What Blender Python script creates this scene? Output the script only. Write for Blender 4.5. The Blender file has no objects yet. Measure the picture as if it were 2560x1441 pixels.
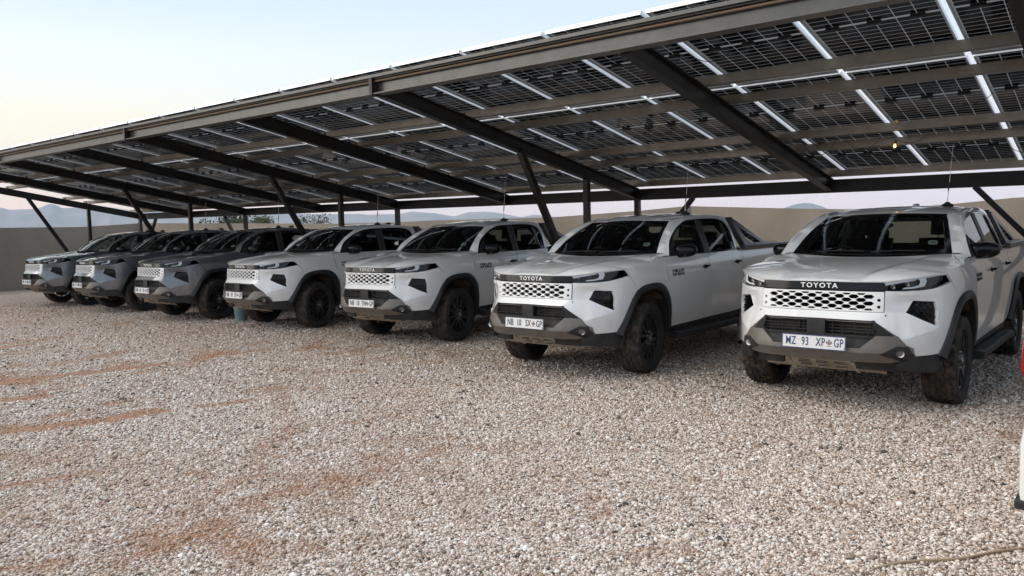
import bpy, bmesh, math, random
import numpy as np
from mathutils import Vector, Matrix, Euler
from mathutils.geometry import delaunay_2d_cdt
random.seed(7); rng = np.random.default_rng(7)
R = math.radians
sc = bpy.context.scene
COL = sc.collection

# ------------------------------------------------------------------ camera
A = -0.6884; CH = 1.598; PIT = 0.0763; ROLL = -0.0225
cam_d = bpy.data.cameras.new('camera'); cam = bpy.data.objects.new('camera', cam_d); COL.objects.link(cam)
cam_d.sensor_width = 36; cam_d.lens = 36 * 1933.0 / 2560; cam_d.clip_start = 0.05; cam_d.clip_end = 60000
r0 = Vector((math.cos(A), -math.sin(A), 0)); f0 = Vector((math.sin(A), math.cos(A), 0)); up0 = Vector((0, 0, 1))
fw = f0 * math.cos(PIT) - up0 * math.sin(PIT); up1 = f0 * math.sin(PIT) + up0 * math.cos(PIT)
rt = r0 * math.cos(ROLL) + up1 * math.sin(ROLL); up2 = -r0 * math.sin(ROLL) + up1 * math.cos(ROLL)
cam.matrix_world = Matrix(((rt.x, up2.x, -fw.x, 0), (rt.y, up2.y, -fw.y, 0), (rt.z, up2.z, -fw.z, CH), (0, 0, 0, 1)))
sc.camera = cam

# ------------------------------------------------------------------ world, sun, exposure
SUN_AZ = 104.0      # degrees left of +Y (the row's depth axis): the glow of the set sun lies past the left end of the row
w = bpy.data.worlds.new('World'); sc.world = w; w.use_nodes = True
nt = w.node_tree; bg = nt.nodes['Background']
def wn(t, **k):
    n = nt.nodes.new(t)
    for a_, v_ in k.items(): setattr(n, a_, v_)
    return n
tc = wn('ShaderNodeTexCoord'); sep = wn('ShaderNodeSeparateXYZ'); nt.links.new(tc.outputs['Generated'], sep.inputs[0])
asn = wn('ShaderNodeMath', operation='ARCSINE'); nt.links.new(sep.outputs['Z'], asn.inputs[0])
eln = wn('ShaderNodeMath', operation='DIVIDE'); nt.links.new(asn.outputs[0], eln.inputs[0]); eln.inputs[1].default_value = R(90)
def ramp(stops):
    n = wn('ShaderNodeValToRGB'); e = n.color_ramp.elements; n.color_ramp.interpolation = 'EASE'
    while len(e) < len(stops): e.new(.5)
    for i_, (p_, c_) in enumerate(stops): e[i_].position = p_ / 90.; e[i_].color = (*c_, 1)
    nt.links.new(eln.outputs[0], n.inputs[0]); return n
SKY_GLOW = ramp([(0, (.82, .52, .31)), (3.5, (.88, .62, .40)), (7, (.77, .70, .53)), (11, (.67, .70, .66)), (17, (.47, .58, .67)), (32, (.45, .56, .67)), (90, (.47, .56, .67))])
SKY_ANTI = ramp([(0, (.60, .47, .45)), (2.2, (.66, .54, .52)), (7, (.58, .56, .58)), (13, (.48, .56, .65)), (20, (.45, .55, .67)), (35, (.45, .56, .67)), (90, (.47, .56, .67))])
nrm = wn('ShaderNodeVectorMath', operation='MULTIPLY'); nt.links.new(tc.outputs['Generated'], nrm.inputs[0]); nrm.inputs[1].default_value = (1, 1, 0)
nr2 = wn('ShaderNodeVectorMath', operation='NORMALIZE'); nt.links.new(nrm.outputs[0], nr2.inputs[0])
dt = wn('ShaderNodeVectorMath', operation='DOT_PRODUCT'); nt.links.new(nr2.outputs[0], dt.inputs[0]); dt.inputs[1].default_value = (-math.sin(R(SUN_AZ)), math.cos(R(SUN_AZ)), 0)
mr = wn('ShaderNodeMapRange', interpolation_type='SMOOTHSTEP'); nt.links.new(dt.outputs['Value'], mr.inputs[0]); mr.inputs[1].default_value = -.25; mr.inputs[2].default_value = 1.05
mxw = wn('ShaderNodeMix', data_type='RGBA'); nt.links.new(mr.outputs[0], mxw.inputs['Factor']); nt.links.new(SKY_ANTI.outputs[0], mxw.inputs['A']); nt.links.new(SKY_GLOW.outputs[0], mxw.inputs['B'])
nt.links.new(mxw.outputs['Result'], bg.inputs[0]); bg.inputs[1].default_value = .69
sd = bpy.data.lights.new('sun', 'SUN'); sun = bpy.data.objects.new('sun', sd); COL.objects.link(sun)
sd.energy = 1.5; sd.angle = R(70); sd.color = (1.0, .90, .80)
sdir = Vector((-math.sin(R(SUN_AZ + 25)) * math.cos(R(42)), math.cos(R(SUN_AZ + 25)) * math.cos(R(42)), math.sin(R(42))))
sun.rotation_euler = sdir.to_track_quat('Z', 'Y').to_euler()
vs = sc.view_settings; vs.view_transform = 'Standard'; vs.look = 'None'; vs.gamma = 1; vs.use_curve_mapping = False
vs.exposure = 1.22
sc.cycles.use_denoising = True
sc.cycles.max_bounces = 8; sc.cycles.transparent_max_bounces = 24; sc.cycles.volume_bounces = 1
sc.cycles.sample_clamp_indirect = 8

# ------------------------------------------------------------------ helpers
def mat(name, col, rough=.5, metal=0., spec=.5, coat=0., coat_r=.03, noise=None, bump=None):
    m = bpy.data.materials.new(name); m.use_nodes = True
    t = m.node_tree; b = t.nodes['Principled BSDF']
    b.inputs['Base Color'].default_value = (*col, 1); b.inputs['Roughness'].default_value = rough
    b.inputs['Metallic'].default_value = metal; b.inputs['Specular IOR Level'].default_value = spec
    b.inputs['Coat Weight'].default_value = coat; b.inputs['Coat Roughness'].default_value = coat_r
    if noise:   # (scale, colour2, low, high, detail)
        sca, c2, lo, hi = noise[:4]
        tc = t.nodes.new('ShaderNodeTexCoord'); n = t.nodes.new('ShaderNodeTexNoise'); n.inputs['Scale'].default_value = sca
        n.inputs['Detail'].default_value = 6; n.inputs['Roughness'].default_value = .65
        rp = t.nodes.new('ShaderNodeMapRange'); rp.inputs[1].default_value = lo; rp.inputs[2].default_value = hi
        mx = t.nodes.new('ShaderNodeMix'); mx.data_type = 'RGBA'
        mx.inputs['A'].default_value = (*col, 1); mx.inputs['B'].default_value = (*c2, 1)
        t.links.new(tc.outputs['Object'], n.inputs['Vector']); t.links.new(n.outputs['Fac'], rp.inputs[0])
        t.links.new(rp.outputs[0], mx.inputs['Factor']); t.links.new(mx.outputs['Result'], b.inputs['Base Color'])
        if len(noise) > 4:
            r2 = t.nodes.new('ShaderNodeMapRange'); r2.inputs[3].default_value = rough; r2.inputs[4].default_value = noise[4]
            t.links.new(rp.outputs[0], r2.inputs[0]); t.links.new(r2.outputs[0], b.inputs['Roughness'])
    if bump:
        tc = t.nodes.new('ShaderNodeTexCoord'); n = t.nodes.new('ShaderNodeTexNoise'); n.inputs['Scale'].default_value = bump[0]
        n.inputs['Detail'].default_value = 8
        bp = t.nodes.new('ShaderNodeBump'); bp.inputs['Strength'].default_value = bump[1]; bp.inputs['Distance'].default_value = bump[2]
        t.links.new(tc.outputs['Object'], n.inputs['Vector']); t.links.new(n.outputs['Fac'], bp.inputs['Height'])
        t.links.new(bp.outputs[0], b.inputs['Normal'])
    return m

def glass_mat(name, tint, ior=1.5, rough=0.0):
    m = bpy.data.materials.new(name); m.use_nodes = True
    t = m.node_tree; t.nodes.remove(t.nodes['Principled BSDF']); o = t.nodes['Material Output']
    fr = t.nodes.new('ShaderNodeFresnel'); fr.inputs[0].default_value = ior
    tr = t.nodes.new('ShaderNodeBsdfTransparent'); tr.inputs[0].default_value = (*tint, 1)
    gl = t.nodes.new('ShaderNodeBsdfGlossy'); gl.inputs['Roughness'].default_value = rough
    mx = t.nodes.new('ShaderNodeMixShader')
    t.links.new(fr.outputs[0], mx.inputs[0]); t.links.new(tr.outputs[0], mx.inputs[1]); t.links.new(gl.outputs[0], mx.inputs[2])
    t.links.new(mx.outputs[0], o.inputs['Surface'])
    return m

def link(o, parent=None):
    COL.objects.link(o)
    if parent is not None: o.parent = parent
    return o
def empty(name, loc=(0, 0, 0), rz=0, parent=None):
    o = bpy.data.objects.new(name, None); o.location = loc; o.rotation_euler = (0, 0, rz); o.empty_display_size = .2
    return link(o, parent)
def tag(o, label=None, cat=None, group=None, kind=None):
    if label: o['label'] = label
    if cat: o['category'] = cat
    if group: o['group'] = group
    if kind: o['kind'] = kind
    return o
def mesh_from(name, V, Fc, mats=(), smooth=None, midx=None):
    me = bpy.data.meshes.new(name); me.from_pydata([tuple(map(float, v)) for v in V], [], [tuple(f) for f in Fc])
    for m in mats: me.materials.append(m)
    if midx is not None: me.polygons.foreach_set('material_index', list(midx))
    if smooth is not None:
        me.polygons.foreach_set('use_smooth', [True] * len(me.polygons)); me.update(); me.set_sharp_from_angle(angle=R(smooth))
    me.update(); return me
def obj(name, me, parent=None, loc=None, rot=None):
    o = bpy.data.objects.new(name, me)
    if loc: o.location = loc
    if rot: o.rotation_euler = rot
    return link(o, parent)
class MB:
    """collects simple solids into one mesh"""
    def __init__(s): s.V = []; s.F = []; s.M = []
    def add(s, V, Fc, m=0):
        b = len(s.V); s.V += [tuple(map(float, v)) for v in V]; s.F += [tuple(b + i for i in f) for f in Fc]; s.M += [m] * len(Fc); return s
    def box(s, x0, x1, y0, y1, z0, z1, m=0, T=None):
        V = [(x, y, z) for x in (x0, x1) for y in (y0, y1) for z in (z0, z1)]
        if T is not None: V = [tuple(T @ Vector(v)) for v in V]
        return s.add(V, [(0, 1, 3, 2), (4, 6, 7, 5), (0, 4, 5, 1), (2, 3, 7, 6), (0, 2, 6, 4), (1, 5, 7, 3)], m)
    def bar(s, p, q, wx, wz, m=0, up=(0, 0, 1)):
        p = Vector(p); q = Vector(q); d = (q - p); L = d.length; d.normalize()
        sx = d.cross(Vector(up)); sx = sx.normalized() if sx.length > 1e-6 else Vector((1, 0, 0)); u = sx.cross(d)
        V = [tuple(c + sx * a * wx / 2 + u * b * wz / 2) for c in (p, q) for a, b in ((-1, -1), (1, -1), (1, 1), (-1, 1))]
        return s.add(V, [(0, 1, 2, 3), (7, 6, 5, 4), (0, 4, 5, 1), (1, 5, 6, 2), (2, 6, 7, 3), (3, 7, 4, 0)], m)
    def tube(s, pts, rad, n=8, m=0, cap=True):
        pts = [Vector(p) for p in pts]; rings = []; b = len(s.V)
        rad = rad if isinstance(rad, (list, tuple)) else [rad] * len(pts)
        prev = None
        for i, p in enumerate(pts):
            d = (pts[min(i + 1, len(pts) - 1)] - pts[max(i - 1, 0)]).normalized()
            if prev is None:
                a = d.orthogonal().normalized()
            else:
                a = (prev - d * prev.dot(d)).normalized()
            prev = a; c = d.cross(a)
            s.V += [tuple(p + (a * math.cos(2 * math.pi * k / n) + c * math.sin(2 * math.pi * k / n)) * rad[i]) for k in range(n)]
        for i in range(len(pts) - 1):
            for k in range(n):
                s.F.append((b + i * n + k, b + i * n + (k + 1) % n, b + (i + 1) * n + (k + 1) % n, b + (i + 1) * n + k)); s.M.append(m)
        if cap:
            s.F.append(tuple(b + k for k in range(n))[::-1]); s.M.append(m)
            e = b + (len(pts) - 1) * n; s.F.append(tuple(e + k for k in range(n))); s.M.append(m)
        return s
    def lathe(s, prof, n=32, m=0, axis='z', T=None, close=False):
        b = len(s.V); P = []
        for r, h in prof:
            for k in range(n):
                a = 2 * math.pi * k / n; c, q = r * math.cos(a), r * math.sin(a)
                v = (c, q, h) if axis == 'z' else (h, c, q)
                if T is not None: v = tuple(T @ Vector(v))
                P.append(v)
        s.V += P
        for i in range(len(prof) - 1):
            for k in range(n):
                s.F.append((b + i * n + k, b + i * n + (k + 1) % n, b + (i + 1) * n + (k + 1) % n, b + (i + 1) * n + k)); s.M.append(m)
        if close:
            s.F.append(tuple(b + k for k in range(n))[::-1]); s.M.append(m)
            e = b + (len(prof) - 1) * n; s.F.append(tuple(e + k for k in range(n))); s.M.append(m)
        return s
    def prism(s, poly, f0, f1, m=0):
        """poly 2D -> two rings through mapping functions f0,f1"""
        n = len(poly); b = len(s.V)
        s.V += [tuple(f0(*p)) for p in poly] + [tuple(f1(*p)) for p in poly]
        s.F += [tuple(b + i for i in range(n)), tuple(b + n + i for i in range(n))[::-1]]; s.M += [m, m]
        for i in range(n):
            j = (i + 1) % n; s.F.append((b + i, b + n + i, b + n + j, b + j)); s.M.append(m)
        return s
    def mesh(s, name, mats, smooth=None, bevel=None, fixn=True):
        me = mesh_from(name, s.V, s.F, mats, None, s.M)
        if bevel or fixn:
            bm = bmesh.new(); bm.from_mesh(me)
            if fixn: bmesh.ops.recalc_face_normals(bm, faces=bm.faces)
            if bevel:
                ed = [e for e in bm.edges if len(e.link_faces) == 2 and e.calc_face_angle(0) > R(40)]
                bmesh.ops.bevel(bm, geom=ed, offset=bevel, segments=2, affect='EDGES', profile=.6, clamp_overlap=True)
            bm.to_mesh(me); bm.free()
        if smooth is not None:
            me.polygons.foreach_set('use_smooth', [True] * len(me.polygons)); me.update(); me.set_sharp_from_angle(angle=R(smooth))
        return me

def spl(xs, ys):
    xs = np.array(xs, float); ys = np.array(ys, float); n = len(xs); hh = np.diff(xs)
    M = np.zeros((n, n)); b = np.zeros(n); M[0, 0] = M[-1, -1] = 1
    for i in range(1, n - 1):
        M[i, i - 1] = hh[i - 1]; M[i, i] = 2 * (hh[i - 1] + hh[i]); M[i, i + 1] = hh[i]
        b[i] = 6 * ((ys[i + 1] - ys[i]) / hh[i] - (ys[i] - ys[i - 1]) / hh[i - 1])
    k = np.linalg.solve(M, b)
    def f(x):
        x = np.clip(np.asarray(x, float), xs[0], xs[-1]); i = np.clip(np.searchsorted(xs, x) - 1, 0, n - 2)
        h_ = hh[i]; a = (xs[i + 1] - x) / h_; c = (x - xs[i]) / h_
        return a * ys[i] + c * ys[i + 1] + ((a ** 3 - a) * k[i] + (c ** 3 - c) * k[i + 1]) * h_ ** 2 / 6
    return f
def smin(a, b, k):
    h_ = np.clip(.5 + .5 * (b - a) / k, 0, 1); return b * (1 - h_) + a * h_ - k * h_ * (1 - h_)
def sstep(a, b, x):
    t = np.clip((x - a) / (b - a), 0, 1); return t * t * (3 - 2 * t)
def inpoly(P, poly):
    P = np.asarray(P); poly = np.asarray(poly); x, y = P[:, 0], P[:, 1]; r = np.zeros(len(P), bool); n = len(poly)
    for i in range(n):
        x1, y1 = poly[i]; x2, y2 = poly[(i + 1) % n]
        if y1 == y2: continue
        c = ((y1 > y) != (y2 > y)) & (x < (x2 - x1) * (y - y1) / (y2 - y1) + x1); r ^= c
    return r
def dens(poly, step, closed=True):
    out = []; n = len(poly)
    for i in range(n if closed else n - 1):
        a = np.array(poly[i], float); b = np.array(poly[(i + 1) % n], float); k = max(1, int(math.ceil(np.linalg.norm(b - a) / step)))
        out += [tuple(a + (b - a) * j / k) for j in range(k)]
    if not closed: out.append(tuple(poly[-1]))
    return out
def tri2d(outline, holes=(), lines=(), step=.03):
    """triangulated polygon with inner grid points; returns 2-D points and triangles"""
    V = []; E = []
    def loop(p, closed):
        p = dens(p, step, closed); b = len(V); V.extend(p)
        E.extend([(b + i, b + (i + 1) % len(p)) for i in range(len(p) if closed else len(p) - 1)]); return p
    o = loop(outline, True); hs = [loop(h_, True) for h_ in holes]
    for l in lines: loop(l, False)
    oa = np.array(o); mn, mx = oa.min(0), oa.max(0)
    gx = np.arange(mn[0] + step / 2, mx[0], step); gy = np.arange(mn[1] + step / 2, mx[1], step)
    if len(gx) and len(gy):
        G = np.stack(np.meshgrid(gx, gy), -1).reshape(-1, 2); k = inpoly(G, oa)
        for h_ in hs: k &= ~inpoly(G, h_)
        G = G[k]
        if len(G):
            B = np.array(V); d = np.min(((G[:, None, :] - B[None]) ** 2).sum(-1), 1); G = G[d > (step * .45) ** 2]
            V.extend([tuple(g) for g in G])
    r_ = delaunay_2d_cdt([Vector(v) for v in V], E, [], 0, 1e-7)
    P = np.array([tuple(v) for v in r_[0]]); T = np.array([t for t in r_[2] if len(t) == 3])
    c = P[T].mean(1); k = inpoly(c, oa)
    for h_ in hs: k &= ~inpoly(c, h_)
    return P, T[k]
CEN = np.array([0, 1.6, .85])
def patch(outline, f, holes=(), lines=(), step=.03, flange=.015, sharp=28, mats=(), mirror=False, flip=None, name='patch', cen=CEN, weld=False):
    """a curved sheet over a 2-D outline: f maps (u,v) arrays to Nx3; edges are turned in by 'flange'"""
    P, T = tri2d(outline, holes, lines, step)
    X = np.asarray(f(P[:, 0], P[:, 1]), float)
    bm = bmesh.new(); vs_ = [bm.verts.new(tuple(x)) for x in X]
    for t in T:
        try: bm.faces.new([vs_[i] for i in t])
        except ValueError: pass
    bmesh.ops.delete(bm, geom=[v for v in bm.verts if not v.link_faces], context='VERTS')
    if weld:
        g = bm.verts[:] + bm.edges[:] + bm.faces[:]
        bmesh.ops.mirror(bm, geom=g, axis='X', merge_dist=.0015)
    bmesh.ops.recalc_face_normals(bm, faces=bm.faces); bm.normal_update()
    s_ = sum(fc.normal.dot(fc.calc_center_median() - Vector(cen)) * fc.calc_area() for fc in bm.faces)
    if s_ < 0: bmesh.ops.reverse_faces(bm, faces=bm.faces[:])
    bm.normal_update()
    if flange:
        be = [e for e in bm.edges if len(e.link_faces) == 1 and not (weld is False and False)]
        nrm = {v: v.normal.copy() for e in be for v in e.verts}
        ex = bmesh.ops.extrude_edge_only(bm, edges=be)['geom']
        kd = {}
        for v in ex:
            if isinstance(v, bmesh.types.BMVert):
                src = [e.other_vert(v) for e in v.link_edges if e.other_vert(v) in nrm]
                if src: v.co = v.co - nrm[src[0]] * flange
    me = bpy.data.meshes.new(name); bm.to_mesh(me); bm.free()
    for m in mats: me.materials.append(m)
    me.polygons.foreach_set('use_smooth', [True] * len(me.polygons)); me.update(); me.set_sharp_from_angle(angle=R(sharp))
    return me
def mirrored(me, name=None):
    m2 = me.copy(); bm = bmesh.new(); bm.from_mesh(m2)
    for v in bm.verts: v.co.x = -v.co.x
    bmesh.ops.reverse_faces(bm, faces=bm.faces[:]); bm.to_mesh(m2); bm.free(); m2.update(); m2.set_sharp_from_angle(angle=R(28))
    return m2
def grid_mesh(Pts, mats=(), smooth=28, cen=None, name='sheet', close_u=False):
    """Pts: list of rows of points"""
    nu = len(Pts); nv = len(Pts[0]); V = [p for r_ in Pts for p in r_]; Fc = []
    for i in range(nu - 1 + (1 if close_u else 0)):
        for j in range(nv - 1): i2 = (i + 1) % nu; Fc.append((i * nv + j, i2 * nv + j, i2 * nv + j + 1, i * nv + j + 1))
    me = mesh_from(name, V, Fc, mats)
    bm = bmesh.new(); bm.from_mesh(me); bmesh.ops.recalc_face_normals(bm, faces=bm.faces)
    if cen is not None:
        s_ = sum(fc.normal.dot(fc.calc_center_median() - Vector(cen)) * fc.calc_area() for fc in bm.faces)
        if s_ < 0: bmesh.ops.reverse_faces(bm, faces=bm.faces[:])
    bm.to_mesh(me); bm.free()
    me.polygons.foreach_set('use_smooth', [True] * len(me.polygons)); me.update(); me.set_sharp_from_angle(angle=R(smooth))
    return me
def text_mesh(body, size, ext, mats, spacing=1., sx=1., bold=0.0, align='CENTER'):
    c = bpy.data.curves.new('lettering', 'FONT'); c.body = body; c.size = size; c.extrude = ext; c.space_character = spacing
    c.align_x = align; c.align_y = 'CENTER'; c.offset = bold; c.resolution_u = 3
    o = bpy.data.objects.new('lettering', c); COL.objects.link(o)
    me = bpy.data.meshes.new_from_object(o.evaluated_get(bpy.context.evaluated_depsgraph_get()))
    bpy.data.objects.remove(o); bpy.data.curves.remove(c)
    for v in me.vertices: v.co.x *= sx
    me.materials.clear()
    for m in mats: me.materials.append(m)
    return me
def rayhit(u, v, ax, val):
    """point where the photo's pixel (u,v) meets the plane ax=val, to place things at their real spot"""
    d = fw + rt * ((u - 1280) / 1933.0) - up2 * ((v - 720.5) / 1933.0); o = Vector((0, 0, CH)); i = 'XYZ'.index(ax)
    return o + d * ((val - o[i]) / d[i])
def fbm(x, y, seed, sx, sy, octv=4, gain=.5):
    x = np.asarray(x) / sx; y = np.asarray(y) / sy; out = 0; amp = 1; tot = 0
    for o in range(octv):
        xi = np.floor(x).astype(int); yi = np.floor(y).astype(int); fx = x - xi; fy = y - yi
        fx = fx * fx * (3 - 2 * fx); fy = fy * fy * (3 - 2 * fy)
        def hsh(i, j):
            n = (i * 374761393 + j * 668265263 + (seed + o) * 974711) & 0xffffffff; n = ((n ^ (n >> 13)) * 1274126177) & 0xffffffff
            return ((n ^ (n >> 16)) & 0xffff) / 65535.
        v = (hsh(xi, yi) * (1 - fx) + hsh(xi + 1, yi) * fx) * (1 - fy) + (hsh(xi, yi + 1) * (1 - fx) + hsh(xi + 1, yi + 1) * fx) * fy
        out = out + v * amp; tot += amp; amp *= gain; x = x * 2 + 17.3; y = y * 2 + 5.7
    return out / tot

# ================================================================== the setting
# ---- gravel yard (near sheet with dirt map) and the plain beyond
STREAKS = [((142, 939), (396, 912), .08, .95), ((0, 946), (56, 955), .26, .95), ((-60, 1010), (68, 995), .10, .9), ((100, 980), (210, 964), .06, .8), ((179, 1060), (371, 1029), .10, .95), ((-40, 1080), (111, 1069), .10, .95),
    ((494, 1017), (630, 998), .05, .75), ((655, 973), (705, 970), .07, .6), ((19, 868), (56, 863), .10, .8), ((-20, 887), (62, 884), .10, .7), ((37, 915), (68, 908), .08, .6), ((80, 853), (185, 837), .08, .6), ((-60, 1145), (165, 1150), .10, .6), ((0, 1215), (250, 1180), .07, .7),
    ((475, 1185), (525, 1195), .06, .7), ((650, 1185), (750, 1200), .07, .6), ((800, 1225), (850, 1250), .06, .5), ((350, 1330), (440, 1345), .07, .7), ((1060, 1190), (1130, 1185), .05, .5), ((860, 1060), (960, 1040), .04, .7), ((-30, 1425), (120, 1418), .06, .7), ((1480, 1250), (1500, 1290), .06, .45), ((1600, 1385), (1700, 1380), .06, .45),
    ((500, 1270), (575, 1215), .08, .55), ((575, 1215), (650, 1180), .09, .6), ((650, 1180), (660, 1120), .07, .52), ((660, 1120), (715, 1080), .07, .52), ((715, 1080), (705, 1010), .06, .48), ((705, 1010), (685, 965), .08, .5), ((300, 1390), (500, 1270), .08, .48), ((2050, 1265), (2130, 1262), .04, .5), ((2330, 880), (2420, 890), .2, .4)]
def dirt(x, y):
    """where red sand shows between the stones: long streaks along the row, worn by tyres"""
    u = x * .985 + y * .17; v = -x * .17 + y * .985
    a = fbm(u, v, 3, .50, 2.1, 4); b = fbm(x, y, 11, 4.5, 3.2, 3); c = fbm(x, y, 29, .35, .3, 3); e = fbm(x, y, 41, .09, .08, 2)
    left = np.clip((-x - 3.0) / 4.0, 0, 1) * np.clip((7.5 - y) / 2.5, 0, 1) * np.clip((15 + x) / 4, 0, 1)
    d = .95 * sstep(.55, .74, a * .50 + b * .22 + c * .28 + .055 * left)
    d = np.maximum(d, .30 * sstep(.45, .65, b * .6 + c * .4))
    d = d * .85
    for (u0, v0), (u1, v1), wd, am in STREAKS:
        p0, p1 = rayhit(u0, v0, 'Z', 0), rayhit(u1, v1, 'Z', 0); x0, y0 = p0.x, p0.y; dx, dy = p1.x - x0, p1.y - y0; L = math.hypot(dx, dy); t = np.clip(((x - x0) * dx + (y - y0) * dy) / L ** 2, 0, 1)
        dd = np.hypot(x - x0 - t * dx, y - y0 - t * dy) + (c - .5) * wd * 2.6 + (e - .5) * .14 - wd * .35
        d = np.maximum(d, am * (1 - sstep(wd * .3, wd * 1.5, dd)))
    return np.clip(d, 0, 1)
def gz(x, y): return (fbm(x, y, 5, 1.7, 1.3, 3) - .5) * .022 - .004
gx = np.arange(-31, 9.01, .09); gy = np.arange(-3, 15.01, .09); GX, GY = np.meshgrid(gx, gy, indexing='ij')
GZ = gz(GX, GY); n0, n1 = GX.shape
me = bpy.data.meshes.new('gravel_yard')
idx = np.arange(n0 * n1).reshape(n0, n1); qd = np.stack([idx[:-1, :-1], idx[1:, :-1], idx[1:, 1:], idx[:-1, 1:]], -1).reshape(-1, 4)
me.from_pydata(np.stack([GX, GY, GZ], -1).reshape(-1, 3).tolist(), [], qd.tolist()); me.polygons.foreach_set('use_smooth', [True] * len(me.polygons))
at = me.attributes.new('dirt', 'FLOAT', 'POINT'); at.data.foreach_set('value', dirt(GX, GY).reshape(-1).astype(np.float32))
def gravel_material(name, instanced):
    m = bpy.data.materials.new(name); m.use_nodes = True; t = m.node_tree; b = t.nodes['Principled BSDF']; b.inputs['Roughness'].default_value = .8; b.inputs['Specular IOR Level'].default_value = .25
    def N(ty, **k):
        n = t.nodes.new(ty)
        for a_, v_ in k.items(): setattr(n, a_, v_)
        return n
    L = t.links.new
    rp = N('ShaderNodeValToRGB'); e = rp.color_ramp.elements; rp.color_ramp.interpolation = 'LINEAR'
    stops = [(0, (.05, .045, .045)), (.05, (.14, .11, .09)), (.13, (.30, .21, .155)), (.27, (.43, .325, .255)), (.45, (.52, .43, .365)), (.68, (.59, .515, .455)), (.86, (.65, .595, .545)), (1, (.78, .74, .70))]
    while len(e) < len(stops): e.new(.5)
    for i_, (p_, c_) in enumerate(stops): e[i_].position = p_; e[i_].color = (*c_, 1)
    at_ = N('ShaderNodeAttribute', attribute_name='dirt', attribute_type='INSTANCER' if instanced else 'GEOMETRY')
    sand = (.33, .185, .11, 1)
    mx = N('ShaderNodeMix', data_type='RGBA'); mx.inputs['B'].default_value = sand
    if instanced:
        oi = N('ShaderNodeObjectInfo'); L(oi.outputs['Random'], rp.inputs[0]); L(rp.outputs[0], mx.inputs['A'])
        mm = N('ShaderNodeMath', operation='MULTIPLY'); L(at_.outputs['Fac'], mm.inputs[0]); mm.inputs[1].default_value = .72; L(mm.outputs[0], mx.inputs['Factor'])
        L(mx.outputs['Result'], b.inputs['Base Color'])
    else:
        g = N('ShaderNodeNewGeometry'); v = N('ShaderNodeTexVoronoi', feature='F1'); v.inputs['Scale'].default_value = 46; L(g.outputs['Position'], v.inputs['Vector'])
        v2 = N('ShaderNodeTexVoronoi', feature='DISTANCE_TO_EDGE'); v2.inputs['Scale'].default_value = 46; L(g.outputs['Position'], v2.inputs['Vector'])
        sp = N('ShaderNodeSeparateColor'); L(v.outputs['Color'], sp.inputs[0]); L(sp.outputs[0], rp.inputs[0])
        ed = N('ShaderNodeMapRange'); L(v2.outputs['Distance'], ed.inputs[0]); ed.inputs[1].default_value = 0.0; ed.inputs[2].default_value = .22
        mg = N('ShaderNodeMix', data_type='RGBA'); mg.inputs['A'].default_value = (.33, .26, .215, 1); L(ed.outputs[0], mg.inputs['Factor']); L(rp.outputs[0], mg.inputs['B'])
        n2 = N('ShaderNodeTexNoise'); n2.inputs['Scale'].default_value = 30; n2.inputs['Detail'].default_value = 6; L(g.outputs['Position'], n2.inputs['Vector'])
        sd_ = N('ShaderNodeMix', data_type='RGBA'); sd_.inputs['A'].default_value = (.21, .105, .062, 1); sd_.inputs['B'].default_value = (.35, .20, .125, 1); L(n2.outputs['Fac'], sd_.inputs['Factor']); L(sd_.outputs['Result'], mx.inputs['B'])
        ds = N('ShaderNodeMath', operation='MULTIPLY_ADD'); L(sp.outputs[1], ds.inputs[0]); ds.inputs[1].default_value = -.55; L(at_.outputs['Fac'], ds.inputs[2])
        d2 = N('ShaderNodeMapRange'); L(ds.outputs[0], d2.inputs[0]); d2.inputs[1].default_value = 0.05; d2.inputs[2].default_value = .3
        L(mg.outputs['Result'], mx.inputs['A']); L(d2.outputs[0], mx.inputs['Factor']); L(mx.outputs['Result'], b.inputs['Base Color'])
        bp = N('ShaderNodeBump'); bp.inputs['Distance'].default_value = .012; bp.inputs['Strength'].default_value = .9
        hm = N('ShaderNodeMix', data_type='FLOAT'); L(d2.outputs[0], hm.inputs[0]); L(ed.outputs[0], hm.inputs[2]); L(n2.outputs['Fac'], hm.inputs[3])
        L(hm.outputs[0], bp.inputs['Height']); L(bp.outputs[0], b.inputs['Normal'])
    return m
me.materials.append(gravel_material('gravel_ground', False)); me.update()
tag(obj('ground', me), kind='structure')
s = MB(); s.box(-9000, 9000, -9000, 9000, -.6, -.08)
tag(obj('terrain', s.mesh('terrain', (mat('dry_plain', (.24, .20, .15), .95, noise=(.01, (.17, .16, .12), .4, .6)),))), kind='structure')

# ---- loose stones: real pebbles in the part of the yard in view
PTS = []
for r_a, r_b, dn in ((3.0, 5.5, 8600), (5.5, 8.0, 4600), (8.0, 11.5, 1600), (11.5, 16.0, 560), (16.0, 23.0, 170)):
    ar = (r_b ** 2 - r_a ** 2) * R(80) / 2; n = int(ar * dn); rr = np.sqrt(rng.uniform(r_a ** 2, r_b ** 2, n)); aa = R(39.4) + rng.uniform(-R(40), R(40), n)
    x, y = -rr * np.sin(aa), rr * np.cos(aa); d = dirt(x, y); keep = rng.uniform(0, 1, n) > d * d * .85
    k = keep & (x > -27.6) & (y < 13.6); x, y, d = x[k], y[k], d[k]
    sz = rng.lognormal(0, .36, len(x)) * (.0051 + .00045 * max(0, r_a - 4)); PTS.append((x, y, d, np.clip(sz, .004, .019)))
px, py, pd, ps = (np.concatenate([p[i] for p in PTS]) for i in range(4)); npt = len(px)
me = bpy.data.meshes.new('gravel'); me.vertices.add(npt)
me.vertices.foreach_set('co', np.stack([px, py, gz(px, py) + ps * rng.uniform(-.20, .55, npt)], -1).reshape(-1).astype(np.float32))
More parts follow.
